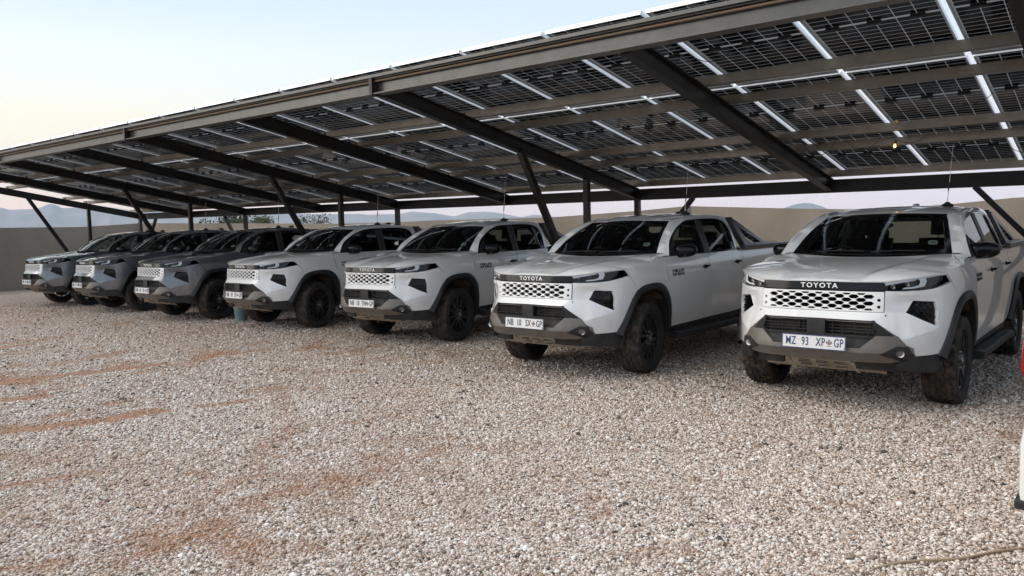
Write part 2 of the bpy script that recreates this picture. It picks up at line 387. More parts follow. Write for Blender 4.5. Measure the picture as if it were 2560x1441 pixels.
for nm, ty, arr in (('dirt', 'FLOAT', pd), ('size', 'FLOAT', ps), ('rot', 'FLOAT_VECTOR', np.stack([rng.uniform(-.5, .5, npt), rng.uniform(-.5, .5, npt), rng.uniform(0, 6.28, npt)], -1))):
    a_ = me.attributes.new(nm, ty, 'POINT'); a_.data.foreach_set('vector' if ty == 'FLOAT_VECTOR' else 'value', np.asarray(arr, np.float32).reshape(-1))
me.materials.append(gravel_material('pebble', True)); me.update()
gr = tag(obj('gravel', me), 'loose pale pebbles strewn over the yard, reddish sand between', 'gravel', kind='stuff')
ng = bpy.data.node_groups.new('pebbles', 'GeometryNodeTree')
ng.interface.new_socket('Geometry', in_out='INPUT', socket_type='NodeSocketGeometry'); ng.interface.new_socket('Geometry', in_out='OUTPUT', socket_type='NodeSocketGeometry')
N = ng.nodes.new; L = ng.links.new; gi = N('NodeGroupInput'); go = N('NodeGroupOutput'); jn = N('GeometryNodeJoinGeometry')
for k in range(5):
    ic = N('GeometryNodeMeshIcoSphere'); ic.inputs['Radius'].default_value = 1; ic.inputs['Subdivisions'].default_value = 2
    sp_ = N('GeometryNodeSetPosition'); nz = N('ShaderNodeTexNoise'); nz.noise_dimensions = '4D'; nz.inputs['Scale'].default_value = 1.1; nz.inputs['W'].default_value = k * 7.3
    vm = N('ShaderNodeVectorMath'); vm.operation = 'SUBTRACT'; vm.inputs[1].default_value = (.5, .5, .5); L(nz.outputs['Color'], vm.inputs[0])
    v2 = N('ShaderNodeVectorMath'); v2.operation = 'SCALE'; v2.inputs['Scale'].default_value = 1.1; L(vm.outputs[0], v2.inputs[0]); L(v2.outputs[0], sp_.inputs['Offset'])
    L(ic.outputs['Mesh'], sp_.inputs['Geometry']); tr = N('GeometryNodeTransform'); tr.inputs['Scale'].default_value = (1.15 + .12 * (k % 3), .95, .68 + .05 * k); L(sp_.outputs[0], tr.inputs['Geometry'])
    sm = N('GeometryNodeSetShadeSmooth'); L(tr.outputs[0], sm.inputs[0]); g2 = N('GeometryNodeGeometryToInstance'); L(sm.outputs[0], g2.inputs[0]); L(g2.outputs[0], jn.inputs[0])
ip = N('GeometryNodeInstanceOnPoints'); ip.inputs['Pick Instance'].default_value = True; L(gi.outputs[0], ip.inputs['Points']); L(jn.outputs[0], ip.inputs['Instance'])
ri = N('FunctionNodeRandomValue'); ri.data_type = 'INT'; ri.inputs['Min'].default_value = 0; ri.inputs['Max'].default_value = 4; L([o for o in ri.outputs if o.type == 'INT'][0], ip.inputs['Instance Index'])
na = N('GeometryNodeInputNamedAttribute'); na.data_type = 'FLOAT'; na.inputs['Name'].default_value = 'size'; L(na.outputs[0], ip.inputs['Scale'])
nr = N('GeometryNodeInputNamedAttribute'); nr.data_type = 'FLOAT_VECTOR'; nr.inputs['Name'].default_value = 'rot'; er = N('FunctionNodeEulerToRotation'); L(nr.outputs[0], er.inputs[0]); L(er.outputs[0], ip.inputs['Rotation'])
smt = N('GeometryNodeSetMaterial'); smt.inputs['Material'].default_value = me.materials[0]; L(ip.outputs[0], smt.inputs['Geometry']); L(smt.outputs[0], go.inputs[0])
md = gr.modifiers.new('pebbles', 'NODES'); md.node_group = ng

# ---- boundary wall, plastered, its coping following the photo's steps
WALL = mat('brown_plaster', (.29, .243, .196), .92, 0, .2, noise=(1.1, (.225, .187, .15), .35, .7), bump=(60, .35, .006))
def wall(name, pts, label):
    """pts: (x, y, top z) along the wall"""
    s = MB(); n = len(pts)
    for (xa, ya, za), (xb, yb, zb) in zip(pts[:-1], pts[1:]):
        d = Vector((xb - xa, yb - ya, 0)).normalized(); nn = Vector((-d.y, d.x, 0)) * .22
        s.add([(xa, ya, -.2), (xb, yb, -.2), (xb, yb, zb), (xa, ya, za), (xa + nn.x, ya + nn.y, -.2), (xb + nn.x, yb + nn.y, -.2), (xb + nn.x, yb + nn.y, zb), (xa + nn.x, ya + nn.y, za)],
              [(0, 1, 2, 3), (5, 4, 7, 6), (3, 2, 6, 7), (0, 3, 7, 4), (1, 5, 6, 2)])
    return tag(obj(name, s.mesh(name, (WALL,), fixn=False)), label, 'wall')
YB = 14.2
top = [rayhit(u, v, 'Y', YB) for u, v in ((618, 559), (850, 560), (994, 556), (1084, 551.5), (1380, 543.8), (1596, 527.5), (1716, 515.8))]
lc = rayhit(345, 558.5, 'X', -27.9)
seg = [(-27.9, lc.y, lc.z)] + [(p.x, YB, p.z) for p in top]
wall('boundary_wall', seg, 'long brown plastered wall running behind the parked pickups')
t2 = [rayhit(u, v, 'Y', YB + .6) for u, v in ((1716, 515.8), (1956, 521.2), (2110, 523.5))]; t3 = [rayhit(u, v, 'Y', YB) for u, v in ((2160, 526), (2395, 509), (2533, 495), (2700, 486))]
wall('boundary_wall', [(p.x, YB + .6, p.z) for p in t2] + [(p.x, YB, p.z) for p in t3] + [(9, YB, t3[-1].z)], 'higher brown wall section rising behind the rightmost pickup')
ll = [rayhit(u, v, 'X', -27.9) for u, v in ((2, 570), (200, 568), (300, 562))]
wall('boundary_wall', [(-27.9, -4, ll[0].z)] + [(-27.9, p.y, p.z) for p in ll] + [(-27.9, lc.y, lc.z)], 'shaded brown wall closing off the yard at the far left')

# ---- far mountains
RIDGE = [(-900, 500), (-500, 530), (-200, 505), (-60, 512), (0, 519), (24, 525), (79, 523), (98, 520), (124, 510), (137, 511.5), (156, 521), (182, 520), (215, 513), (262, 517), (330, 527), (400, 522), (470, 531), (560, 536), (640, 533), (700, 529), (760, 536), (851, 536), (874, 535.5), (904, 535), (917, 537.5), (954, 536), (994, 536), (1016, 531.5), (1031, 529), (1057, 532), (1084, 533), (1112, 538), (1137, 541.7), (1155, 535), (1171, 531), (1190, 530.5), (1210, 529.3), (1242, 532), (1268, 537), (1303, 543.5), (1320, 540), (1337, 537.5), (1374, 541.7), (1420, 543), (1500, 545)]
def dirp(u, v, D):
    d = fw + rt * ((u - 1280) / 1933.0) - up2 * ((v - 720.5) / 1933.0); k = D / math.hypot(d.x, d.y); return Vector((d.x * k, d.y * k, CH + d.z * k))
def mountain(name, prof, D, depth, step, label, seed):
    us = np.arange(prof[0][0], prof[-1][0] + .1, step); vv = np.interp(us, [p[0] for p in prof], [p[1] for p in prof]); rows = []
    for u, v in zip(us, vv):
        top_ = dirp(u, v, D); z = top_.z; row = []
        for t in (0, .15, .3, .45, .6, .72, .84, .93, 1.0, 1.12, 1.4):
            q = dirp(u, v, D - depth * (1 - t)); h_ = z * (t ** 1.35 if t <= 1 else max(0, 1 - (t - 1) * 1.6))
            nz_ = (float(fbm(np.array(u * 1.0), np.array(t * 60.), seed, 46, 22, 4)) - .5)
            row.append((q.x, q.y, -3 + h_ + nz_ * z * .42 * (1 - abs(2 * min(t, 1) - 1)) + (0 if t != 1 else 3)))
        rows.append(row)
    me_ = grid_mesh(rows, (MOUNT,), 180, (0, 0, -9e4)); return tag(obj(name, me_), label, 'mountain')
MOUNT = mat('bare_rock', (.19, .145, .115), .95, noise=(.004, (.12, .11, .085), .4, .62))
mountain('mountain_range', RIDGE, 7000, 1900, 5, 'long blue mountain range on the horizon behind the carport', 3)
mountain('mountain', [(1948, 526), (1957, 521.5), (1985, 512), (1998, 509.5), (2010, 507.8), (2030, 509), (2038, 512), (2048, 514), (2068, 522), (2078, 526)], 6200, 700, 3, 'small blue hill rising alone above the wall at right', 8)
# ---- air: haze that turns the far range blue
s = MB(); s.box(-9600, 9600, -9600, 9600, -5, 620)
HZ = bpy.data.materials.new('haze'); HZ.use_nodes = True; t = HZ.node_tree; t.nodes.remove(t.nodes['Principled BSDF'])
pv = t.nodes.new('ShaderNodeVolumePrincipled'); pv.inputs['Color'].default_value = (.62, .78, 1, 1); pv.inputs['Density'].default_value = .00008; pv.inputs['Anisotropy'].default_value = .0
t.links.new(pv.outputs[0], t.nodes['Material Output'].inputs['Volume'])
tag(obj('haze', s.mesh('haze', (HZ,))), 'thin blue haze in the air over the plain', 'haze', kind='stuff')

# ================================================================== the solar carport
SL = (2.067 - 3.174) / 5.869
def zr_(x, y, off=0.): return 3.174 + off + SL * (y - 5.932) - .00684 * (x + 9)
STEEL = mat('dark_bronze_steel', (.011, .0095, .009), .42, .0, .4, noise=(3., (.020, .017, .014), .35, .7))
FASC = mat('fascia_steel', (.11, .108, .103), .30, .55, .5, noise=(4., (.08, .078, .074), .35, .7))
GALV = mat('galvanised_purlin', (.27, .24, .205), .30, .6, .5, noise=(5., (.195, .172, .145), .35, .7))
ALU = mat('anodised_frame', (.72, .73, .74), .35, .6, .5)
SHEET = bpy.data.materials.new('module_glass'); SHEET.use_nodes = True; t = SHEET.node_tree; b = t.nodes['Principled BSDF']
b.inputs['Base Color'].default_value = (.22, .22, .22, 1); b.inputs['Roughness'].default_value = .12
tl = t.nodes.new('ShaderNodeBsdfTranslucent'); tl.inputs[0].default_value = (.60, .60, .60, 1); mxs = t.nodes.new('ShaderNodeMixShader'); mxs.inputs[0].default_value = .5
t.links.new(b.outputs[0], mxs.inputs[1]); t.links.new(tl.outputs[0], mxs.inputs[2]); t.links.new(mxs.outputs[0], t.nodes['Material Output'].inputs['Surface'])
CELL = mat('solar_cell', (.004, .005, .008), .08, 0, .28, noise=(2.5, (.012, .012, .014), .4, .6))
COPPER = mat('conduit', (.30, .21, .14), .4, .4)
JB = mat('junction_box_plastic', (.012, .012, .012), .5)
cp = tag(empty('solar_carport', (-9.9, 8.9, 0)), 'long dark steel carport roofed with rows of solar panels', 'carport')
def part(name, me, loc=None):
    o = bpy.data.objects.new(name, me); COL.objects.link(o); o.parent = cp; o.matrix_parent_inverse = cp.matrix_basis.inverted()
    if loc: o.location = loc
    return o
cp.location = (-9.9, 8.9, 0); bpy.context.view_layer.update()
POSTED = [-25.21, -19.09, -12.97, -6.85, -.73, 5.39]; MIDR = [-22.0, -15.75, -9.76, -3.62, 2.5]
YF, YR = 5.97, 11.80
def ibeam(s, p, q, wd, dp, m=0):
    """I-section whose underside runs p..q"""
    p = Vector(p); q = Vector(q); u = Vector((0, 0, 1)); d = (q - p).normalized(); sx = d.cross(u).normalized(); un = sx.cross(d)
    for off, ww, hh in ((.006, wd, .012), (dp / 2, .010, dp - .024), (dp - .006, wd, .012)): s.bar(p + un * off, q + un * off, ww, hh, m)
for X in POSTED + MIDR:
    s = MB(); ibeam(s, (X, YF + .08, zr_(X, YF + .08)), (X, YR - .06, zr_(X, YR - .06)), .105, .183)
    part('rafter', s.mesh('rafter', (STEEL,)))
# front edge: I-beam lengths between the posted rafters, with end plates, gutter angle and conduit
for a, bb in zip([-28.0] + POSTED, POSTED + [9.]):
    s = MB(); s.bar((a + .03, YF, zr_(a, YF, .006)), (bb - .03, YF, zr_(bb, YF, .006)), .15, .012); s.bar((a + .03, YF + .01, zr_(a, YF, .092)), (bb - .03, YF + .01, zr_(bb, YF, .092)), .010, .160); s.bar((a + .03, YF, zr_(a, YF, .176)), (bb - .03, YF, zr_(bb, YF, .176)), .10, .012)
    part('front_beam', s.mesh('front_beam', (FASC,)))
    s = MB(); s.tube([(a + .02, YF - .035, zr_(a, YF, .148)), (bb - .02, YF - .035, zr_(bb, YF, .148))], .011, 8); part('conduit', s.mesh('conduit', (COPPER,), 40))
for X in POSTED:
    s = MB(); s.box(X - .024, X + .024, YF - .085, YF + .08, zr_(X, YF, -.012), zr_(X, YF, .178)); part('end_plate', s.mesh('end_plate', (STEEL,)))
s = MB(); s.bar((-28.1, YF - .06, zr_(-28.1, YF, .199)), (9, YF - .06, zr_(9, YF, .199)), .05, .032); part('gutter_angle', s.mesh('gutter_angle', (FASC,)))
s = MB(); s.bar((-25.3, YR, zr_(-25.3, YR, .085)), (9, YR, zr_(9, YR, .085)), .09, .19); part('rear_beam', s.mesh('rear_beam', (STEEL,)))
# purlins: galvanised channels
for Y in (7.555, 8.155, 9.655, 10.25, 11.66):
    s = MB()
    for o_, wy, hz in ((.231, .008, .080), (.189, .085, .008), (.273, .085, .008)):
        yy = Y - .038 if wy == .008 else Y; s.bar((-25.5, yy, zr_(-25.5, Y, o_)), (9, yy, zr_(9, Y, o_)), wy, hz)
    s.bar((-25.5, Y + .04, zr_(-25.5, Y, .200)), (9, Y + .04, zr_(9, Y, .200)), .006, .020)
    part('purlin', s.mesh('purlin', (GALV,)))
# cleats bolting each purlin to each rafter, and slack cables under the panels
CL = MB(); CL.box(-.07, -.062, -.05, .05, 0, .075); CL.box(-.07, .0, -.05, .05, -.004, .004)
for k_ in (-.03, .03): CL.lathe([(0, -.012), (.010, -.012), (.010, .0), (0, 0)], 8, 0, 'x', Matrix.Translation((-.07, k_, .045)))
CLM = CL.mesh('cleat', (STEEL,))
for X in POSTED + MIDR:
    if X > 3: continue
    for Y in (7.555, 8.155, 9.655, 10.25): part('cleat', CLM).location = (X, Y - .01, zr_(X, Y, .189))
for X, Y, n_ in ((-2.0, 10.1, 3), (-4.6, 8.9, 2), (-6.2, 10.9, 2), (-1.2, 8.9, 2), (-3.0, 6.9, 2), (-8.4, 8.9, 2), (-.9, 10.9, 2)):
    s = MB()
    for k_ in range(n_):
        x_ = X - k_ * .52; q_ = []
        for t_ in np.linspace(0, 1, 9): q_.append((x_ - .40 * t_, Y + .03 * math.sin(t_ * 5), zr_(x_, Y, .255) - .09 * (1 - (2 * t_ - 1) ** 2) * (1 + .4 * k_)))
        s.tube(q_, .0035, 5)
    part('panel_cable', s.mesh('panel_cable', (JB,)))
# posts and braces
YM, YBR = 10.232, 8.594
for X in POSTED:
    s = MB(); s.box(X - .045, X + .045, YM - .045, YM + .045, 0, zr_(X, YM)); s.box(X - .10, X + .10, YM - .10, YM + .10, 0, .015); part('post', s.mesh('post', (STEEL,), bevel=.006))
    s = MB(); s.box(X - .045, X + .045, YR - .045, YR + .045, 0, zr_(X, YR, -.01)); s.box(X - .10, X + .10, YR - .10, YR + .10, 0, .015); part('post', s.mesh('post', (STEEL,), bevel=.006))
    s = MB(); p = Vector((X, YBR, zr_(X, YBR))); q = Vector((X, YM - .03, .15)); s.bar(p + Vector((0, -.03, .05)), q, .09, .09, up=(1, 0, 0)); part('brace', s.mesh('brace', (STEEL,), bevel=.006))
for X, sg in ((-25.21, 1), (-19.09, -1), (-6.85, 1), (-.73, -1)):
    s = MB(); s.bar((X, YR, .85), (X + sg * 1.05, YR, zr_(X + sg * 1.05, YR)), .07, .08, up=(0, 1, 0)); part('knee_brace', s.mesh('knee_brace', (STEEL,), bevel=.005))
# solar panels
PW, PL, PX = 1.016, 1.978, 1.068
tilt = math.atan(SL); tiltx = math.atan(.00684)
def frame_mesh():
    s = MB(); w2, l2 = PW / 2, PL / 2
    for x0, x1, y0, y1 in ((-w2, -w2 + .009, -l2, l2), (w2 - .009, w2, -l2, l2), (-w2 + .009, w2 - .009, -l2, -l2 + .012), (-w2 + .009, w2 - .009, l2 - .012, l2)): s.box(x0, x1, y0, y1, 0, .035)
    for x0, x1, y0, y1 in ((-w2 + .009, -w2 + .012, -l2 + .012, l2 - .012), (w2 - .012, w2 - .009, -l2 + .012, l2 - .012)): s.box(x0, x1, y0, y1, .0, .003)
    s.box(-w2 + .009, w2 - .009, -l2 + .012, l2 - .012, .026, .0325, 1)
    return s.mesh('solar_panel', (ALU, SHEET))
def cells_mesh():
    s = MB(); cw = (PW - .046) / 6; chh = (PL - .075) / 24; V = []; Fc = []
    for i in range(6):
        for j in range(24):
            x0 = -PW / 2 + .023 + i * cw; y0 = -PL / 2 + .023 + j * chh + (.030 if j >= 12 else 0); g = .0035; b0 = len(V); hx, hy = cw - g, chh - g; c_ = .006
            V += [(x0 + g + c_, y0 + g, .0245), (x0 + hx - c_, y0 + g, .0245), (x0 + hx, y0 + g + c_, .0245), (x0 + hx, y0 + hy, .0245), (x0 + g, y0 + hy, .0245), (x0 + g, y0 + g + c_, .0245)]; Fc.append(tuple(range(b0, b0 + 6))[::-1])
    return mesh_from('cell_array', V, Fc, (CELL,))
def jb_mesh():
    s = MB(); s.box(-.055, .055, -.022, .022, -.002, .024); s.tube([(.05, 0, .012), (.075, .01, .014)], .006, 6); return s.mesh('junction_box', (JB,), bevel=.005)
FM, CM, JM = frame_mesh(), cells_mesh(), jb_mesh()
ROWS = [5.955 + 1.0, 7.955 + .985, 9.940 + .985]
for r_, Yc in enumerate((6.945, 8.925, 10.905)):
    for k in range(-24, 7):
        Xc = -2.33 + PX * k + PX / 2 - .0
        if Xc > 3.2 or Xc < -24.6: continue
        o = part('solar_panel', FM, None); o.location = (Xc, Yc, zr_(Xc, Yc, .279)); o.rotation_euler = (tilt, tiltx, 0)
        c = obj('cell_array', CM, o); c['kind'] = 'stuff'
        for jx in (-.33, 0.0, .33): obj('junction_box', JM, o, (jx + random.uniform(-.01, .01), .002, 0))
# a small bulb hung from a purlin, its cable looped along the rail
BULB = bpy.data.materials.new('bulb_glow'); BULB.use_nodes = True; bb_ = BULB.node_tree.nodes['Principled BSDF']; bb_.inputs['Emission Color'].default_value = (1, .55, .18, 1); bb_.inputs['Emission Strength'].default_value = 1.1
for u, v, lab in ((2237, 366, 'small warm bulb hanging on a cable under the carport roof at right'),):
    p = rayhit(u, v, 'Y', 10.18); r_ = empty('hanging_bulb', (p.x, p.y, p.z)); tag(r_, lab, 'lamp')
    s = MB(); s.lathe([(0, -.02), (.012, -.016), (.018, 0), (.013, .014), (.01, .03)], 14, 0); obj('bulb', s.mesh('bulb', (BULB,), 40), r_)
    zt = zr_(p.x, p.y, .20) - p.z; s = MB(); s.tube([(0, 0, .028), (.0, 0, .05)], .012, 8); s.tube([(0, 0, .05), (.01, .01, max(zt * .5, .06)), (.02, .06, max(zt, .08))], .004, 6); obj('cable', s.mesh('cable', (JB,)), r_)

# ================================================================== the pickup trucks
# local axes: x to the viewer's right when facing the nose, y to the tail, z up; origin on the ground under the front axle
M = {}
def paint(name, col, metal=0., rough=.3):
    m = mat(name, col, rough, metal, .5, 1.0, .02); t = m.node_tree; b = t.nodes['Principled BSDF']; L = t.links.new
    # road dust thrown up over the lower panels
    tc_ = t.nodes.new('ShaderNodeTexCoord'); sp = t.nodes.new('ShaderNodeSeparateXYZ'); L(tc_.outputs['Object'], sp.inputs[0])
    n = t.nodes.new('ShaderNodeTexNoise'); n.inputs['Scale'].default_value = 4.5; n.inputs['Detail'].default_value = 8; n.inputs['Roughness'].default_value = .7; L(tc_.outputs['Object'], n.inputs['Vector'])
    zr = t.nodes.new('ShaderNodeMapRange'); L(sp.outputs['Z'], zr.inputs[0]); zr.inputs[1].default_value = 1.0; zr.inputs[2].default_value = .42; zr.inputs[3].default_value = -.28; zr.inputs[4].default_value = .16
    ad = t.nodes.new('ShaderNodeMath'); ad.operation = 'ADD'; L(n.outputs['Fac'], ad.inputs[0]); L(zr.outputs[0], ad.inputs[1])
    mr_ = t.nodes.new('ShaderNodeMapRange'); L(ad.outputs[0], mr_.inputs[0]); mr_.inputs[1].default_value = .38; mr_.inputs[2].default_value = .85; mr_.inputs[4].default_value = .32
    mx = t.nodes.new('ShaderNodeMix'); mx.data_type = 'RGBA'; mx.inputs['A'].default_value = (*col, 1); mx.inputs['B'].default_value = (.46, .36, .27, 1); L(mr_.outputs[0], mx.inputs['Factor']); L(mx.outputs['Result'], b.inputs['Base Color'])
    cw = t.nodes.new('ShaderNodeMapRange'); L(mr_.outputs[0], cw.inputs[0]); cw.inputs[2].default_value = .5; cw.inputs[3].default_value = 1.; cw.inputs[4].default_value = .25; L(cw.outputs[0], b.inputs['Coat Weight'])
    return m
M['white'] = paint('white_paint', (.80, .80, .79), 0, .28)
M['grey'] = paint('grey_paint', (.13, .14, .155), .55, .33)
M['black_gloss'] = mat('gloss_black', (.005, .005, .006), .09, 0, .3, 0)
M['plastic'] = mat('black_plastic', (.016, .016, .017), .55, 0, .4, noise=(9., (.045, .040, .035), .45, .75))
M['flare'] = mat('flare_plastic', (.014, .014, .015), .5, 0, .4, noise=(6., (.028, .026, .024), .45, .8))
M['silver'] = mat('bumper_grey', (.185, .172, .158), .40, .35, .5, noise=(7., (.15, .13, .11), .4, .75))
M['skid'] = mat('skid_plate_metal', (.48, .43, .35), .6, .1, .4, noise=(8., (.34, .27, .20), .4, .7))
M['sport'] = mat('sports_bar_grey', (.085, .085, .09), .35, .2)
M['pcover'] = mat('pillar_cover_film', (.038, .034, .031), .45)
M['dark'] = mat('dark_inside', (.012, .012, .012), .8)
M['under'] = mat('underbody', (.025, .023, .021), .8, noise=(5., (.07, .055, .04), .45, .7))
M['liner'] = mat('wheel_arch_liner', (.035, .03, .026), .85, noise=(5., (.16, .11, .07), .4, .65))
M['rubber'] = mat('tyre_rubber', (.022, .021, .021), .75, 0, .3, noise=(7., (.036, .032, .029), .42, .7))
M['tread'] = mat('dusty_tread', (.030, .028, .026), .85, 0, .2, noise=(11., (.13, .092, .065), .42, .75))
M['rim'] = mat('black_alloy', (.018, .018, .018), .3, .2, .5, .2)
M['steel'] = mat('steel', (.45, .44, .42), .35, 1.)
M['chrome'] = mat('bright_letter', (.85, .85, .84), .3, .0, .5)
M['drl'] = mat('light_guide', (.82, .84, .86), .3)
M['lamp'] = mat('lamp_reflector', (.5, .5, .5), .15, .9)
M['wglass'] = glass_mat('windscreen_glass', (.78, .84, .81), 1.52)
M['sglass'] = glass_mat('tinted_side_glass', (.40, .43, .42), 1.52)
M['lens'] = glass_mat('clear_lens', (.95, .95, .95), 1.28)
M['seat'] = mat('seat_fabric', (.022, .021, .02), .8)
M['trim'] = mat('headlining', (.30, .29, .27), .9)
M['plate'] = mat('plate_white', (.72, .72, .71), .35)
M['plate_blue'] = mat('plate_blue', (.03, .05, .16), .4)
M['plate_black'] = mat('plate_black', (.02, .022, .04), .4)
M['crest'] = mat('plate_crest', (.30, .16, .12), .5)
M['sticker'] = mat('windscreen_disc', (.55, .66, .62), .4)
M['redlamp'] = mat('tail_lamp_red', (.25, .01, .01), .15)

zs_side = spl([.28, .40, .50, .65, .85, 1.0, 1.08, 1.14, 1.20, 1.25], [.86, .888, .906, .922, .930, .928, .924, .914, .898, .879])
def S0(z):
    z = np.asarray(z, float); return np.where(z < 1.25, zs_side(z), .879 - .42 * (z - 1.25))
def F(x, z):
    """front surface: y of the nose at lateral x, height z"""
    x = np.abs(np.asarray(x, float)); z = np.asarray(z, float)
    za = np.interp(x, [.0, .63, .84], [.86, .858, .728]); zb = np.interp(x, [0, .44, .635, .84], [.79, .785, .64, .718])
    rc = np.interp(x, [0, .60, .84], [.065, .065, 0.0]) + np.interp(x, [.50, .63, .72, .84], [0, .042, .038, 0.]) * (1 - sstep(.93, 1.02, z)); ramp = np.clip((z - zb) / np.maximum(za - zb, .012), 0, 1)
    y0 = np.interp(z, [.28, .45, .60, .86, 1.03, 1.13, 1.3], [-.95, -.972, -.985, -.985, -.968, -.952, -.90])
    plan = .87 * x ** 4
    return y0 + rc * ramp + plan
def xF(y, z):
    lo = np.zeros_like(y); hi = np.full_like(y, 1.3)
    for _ in range(30):
        m_ = (lo + hi) / 2; g = F(m_, z) < y; lo = np.where(g, m_, lo); hi = np.where(g, hi, m_)
    return lo
def S(y, z):
    y = np.asarray(y, float) + np.zeros_like(np.asarray(z, float)); z = np.asarray(z, float) + np.zeros_like(y)
    tail = S0(z) - .10 * sstep(4.05, 4.34, y)
    return smin(tail, xF(y, z), .10)
# wrap-around table (arclength, height) -> (x, y) of nose + fender
ZT = np.arange(.28, 1.3201, .005); ST = np.arange(0, 2.05, .005); WX = np.zeros((len(ZT), len(ST))); WY = WX.copy(); _cur = []
for i, z in enumerate(ZT):
    xs = np.linspace(0, .80, 161); ys = F(xs, z); yy = np.arange(ys[-1] + .005, .75, .005)
    cx = np.concatenate([xs, S(yy, np.full_like(yy, z))]); cy = np.concatenate([ys, yy])
    s = np.concatenate([[0], np.cumsum(np.hypot(np.diff(cx), np.diff(cy)))])
    WX[i] = np.interp(ST, s, cx); WY[i] = np.interp(ST, s, cy); _cur.append((s, cx, cy))
def WR(s, z, off=0.):
    s = np.clip(np.asarray(s, float), 0, ST[-1] - .006); z = np.clip(np.asarray(z, float), ZT[0], ZT[-1] - .001)
    i = np.clip(((z - ZT[0]) / .005).astype(int), 0, len(ZT) - 2); j = np.clip((s / .005).astype(int), 0, len(ST) - 2)
    a = (z - ZT[i]) / .005; b = (s - ST[j]) / .005
    g = lambda Wt: (Wt[i, j] * (1 - b) + Wt[i, j + 1] * b) * (1 - a) + (Wt[i + 1, j] * (1 - b) + Wt[i + 1, j + 1] * b) * a
    x, y = g(WX), g(WY)
    if off:
        j1 = np.clip(j - 3, 0, len(ST) - 1); j2 = np.clip(j + 3, 0, len(ST) - 1)
        tx = WX[i, j2] - WX[i, j1]; ty = WY[i, j2] - WY[i, j1]; L = np.hypot(tx, ty); x = x + off * ty / L; y = y - off * tx / L
    return np.stack([x, y, z], -1)
def sx_(x, z):
    s, cx, cy = _cur[int(round((min(max(z, .28), 1.32) - .28) / .005))]; k = cx < .9; n = int(np.argmax(~k)) if (~k).any() else len(cx)
    return float(np.interp(x, cx[:n], s[:n]))
def sy_(y, z):
    s, cx, cy = _cur[int(round((min(max(z, .28), 1.32) - .28) / .005))]; return float(np.interp(y, cy[100:], s[100:]))
def SX(*pts): return [(sx_(x, z), z) for x, z in pts]
def SY(*pts): return [(sy_(y, z), z) for y, z in pts]
def wrap(off): return lambda s, z: WR(s, z, off)
def side(off=0.): return lambda y, z: np.stack([S(y, z) + off, y, z], -1)
def nose(off=0.): return lambda x, z: np.stack([x, F(x, z) + off, z], -1)

FL_OUT = [(-.555, .495), (-.455, .65), (-.325, .857), (-.26, .918), (-.18, .955), (0.0, .980), (.17, .976), (.27, .945), (.348, .882), (.406, .777), (.432, .62), (.436, .47)]
FL_IN = [(-.485, .44), (-.455, .50), (-.385, .645), (-.275, .825), (-.205, .880), (-.11, .905), (.02, .915), (.12, .905), (.20, .868), (.275, .79), (.338, .67), (.372, .55), (.385, .45)]
def hood_ze(x): return np.interp(np.abs(x), [0, .49, .62, .75, .845], [1.106, 1.106, 1.124, 1.146, 1.164])
_hx = np.linspace(0, .845, 200); _hy = F(_hx, hood_ze(_hx)) - .004
HSEAM_Y = [-.43, -.245, -.08, .085, .14]; HSEAM_Z = [1.164, 1.186, 1.200, 1.212, 1.236]
hz_c = spl([-.90, -.885, -.86, -.80, -.69, -.50, -.23, .05, .35, .5], [1.104, 1.118, 1.133, 1.155, 1.180, 1.206, 1.234, 1.257, 1.280, 1.288])
def hood_edge(y):
    y = np.asarray(y, float); yt = _hy[-1]
    zse = np.interp(y, HSEAM_Y, HSEAM_Z); xse = np.where(y < .1, S(y, zse) - .006, np.interp(y, [.1, .14, .22, .45, .6], [S(np.array(.1), np.array(1.22)) - .006, .845, .80, .735, .70]))
    zr = np.interp(y, [.085, .14, .22, .45, .6], [1.212, 1.236, 1.256, 1.284, 1.29])
    xf = np.interp(y, _hy, _hx); zf = hood_ze(xf)
    xe = np.where(y < yt, xf, xse); ze = np.where(y < yt, zf, np.where(y < .1, zse, zr)); return np.maximum(xe, .02), ze
def hood(x, y, off=0.):
    xe, ze = hood_edge(y); u = np.clip(np.abs(x) / xe, 0, 1); zc = hz_c(y)
    z = zc + (ze - zc) * u ** 2.6
    xr = np.interp(y, [-.95, .45], [.30, .60]); amp = .024 * sstep(-.93, -.78, y) * (1 - sstep(.25, .42, y))
    z = z - amp * (1 - sstep(xr - .05, xr + .05, np.abs(x)))
    return np.stack([x, y, z + off], -1)

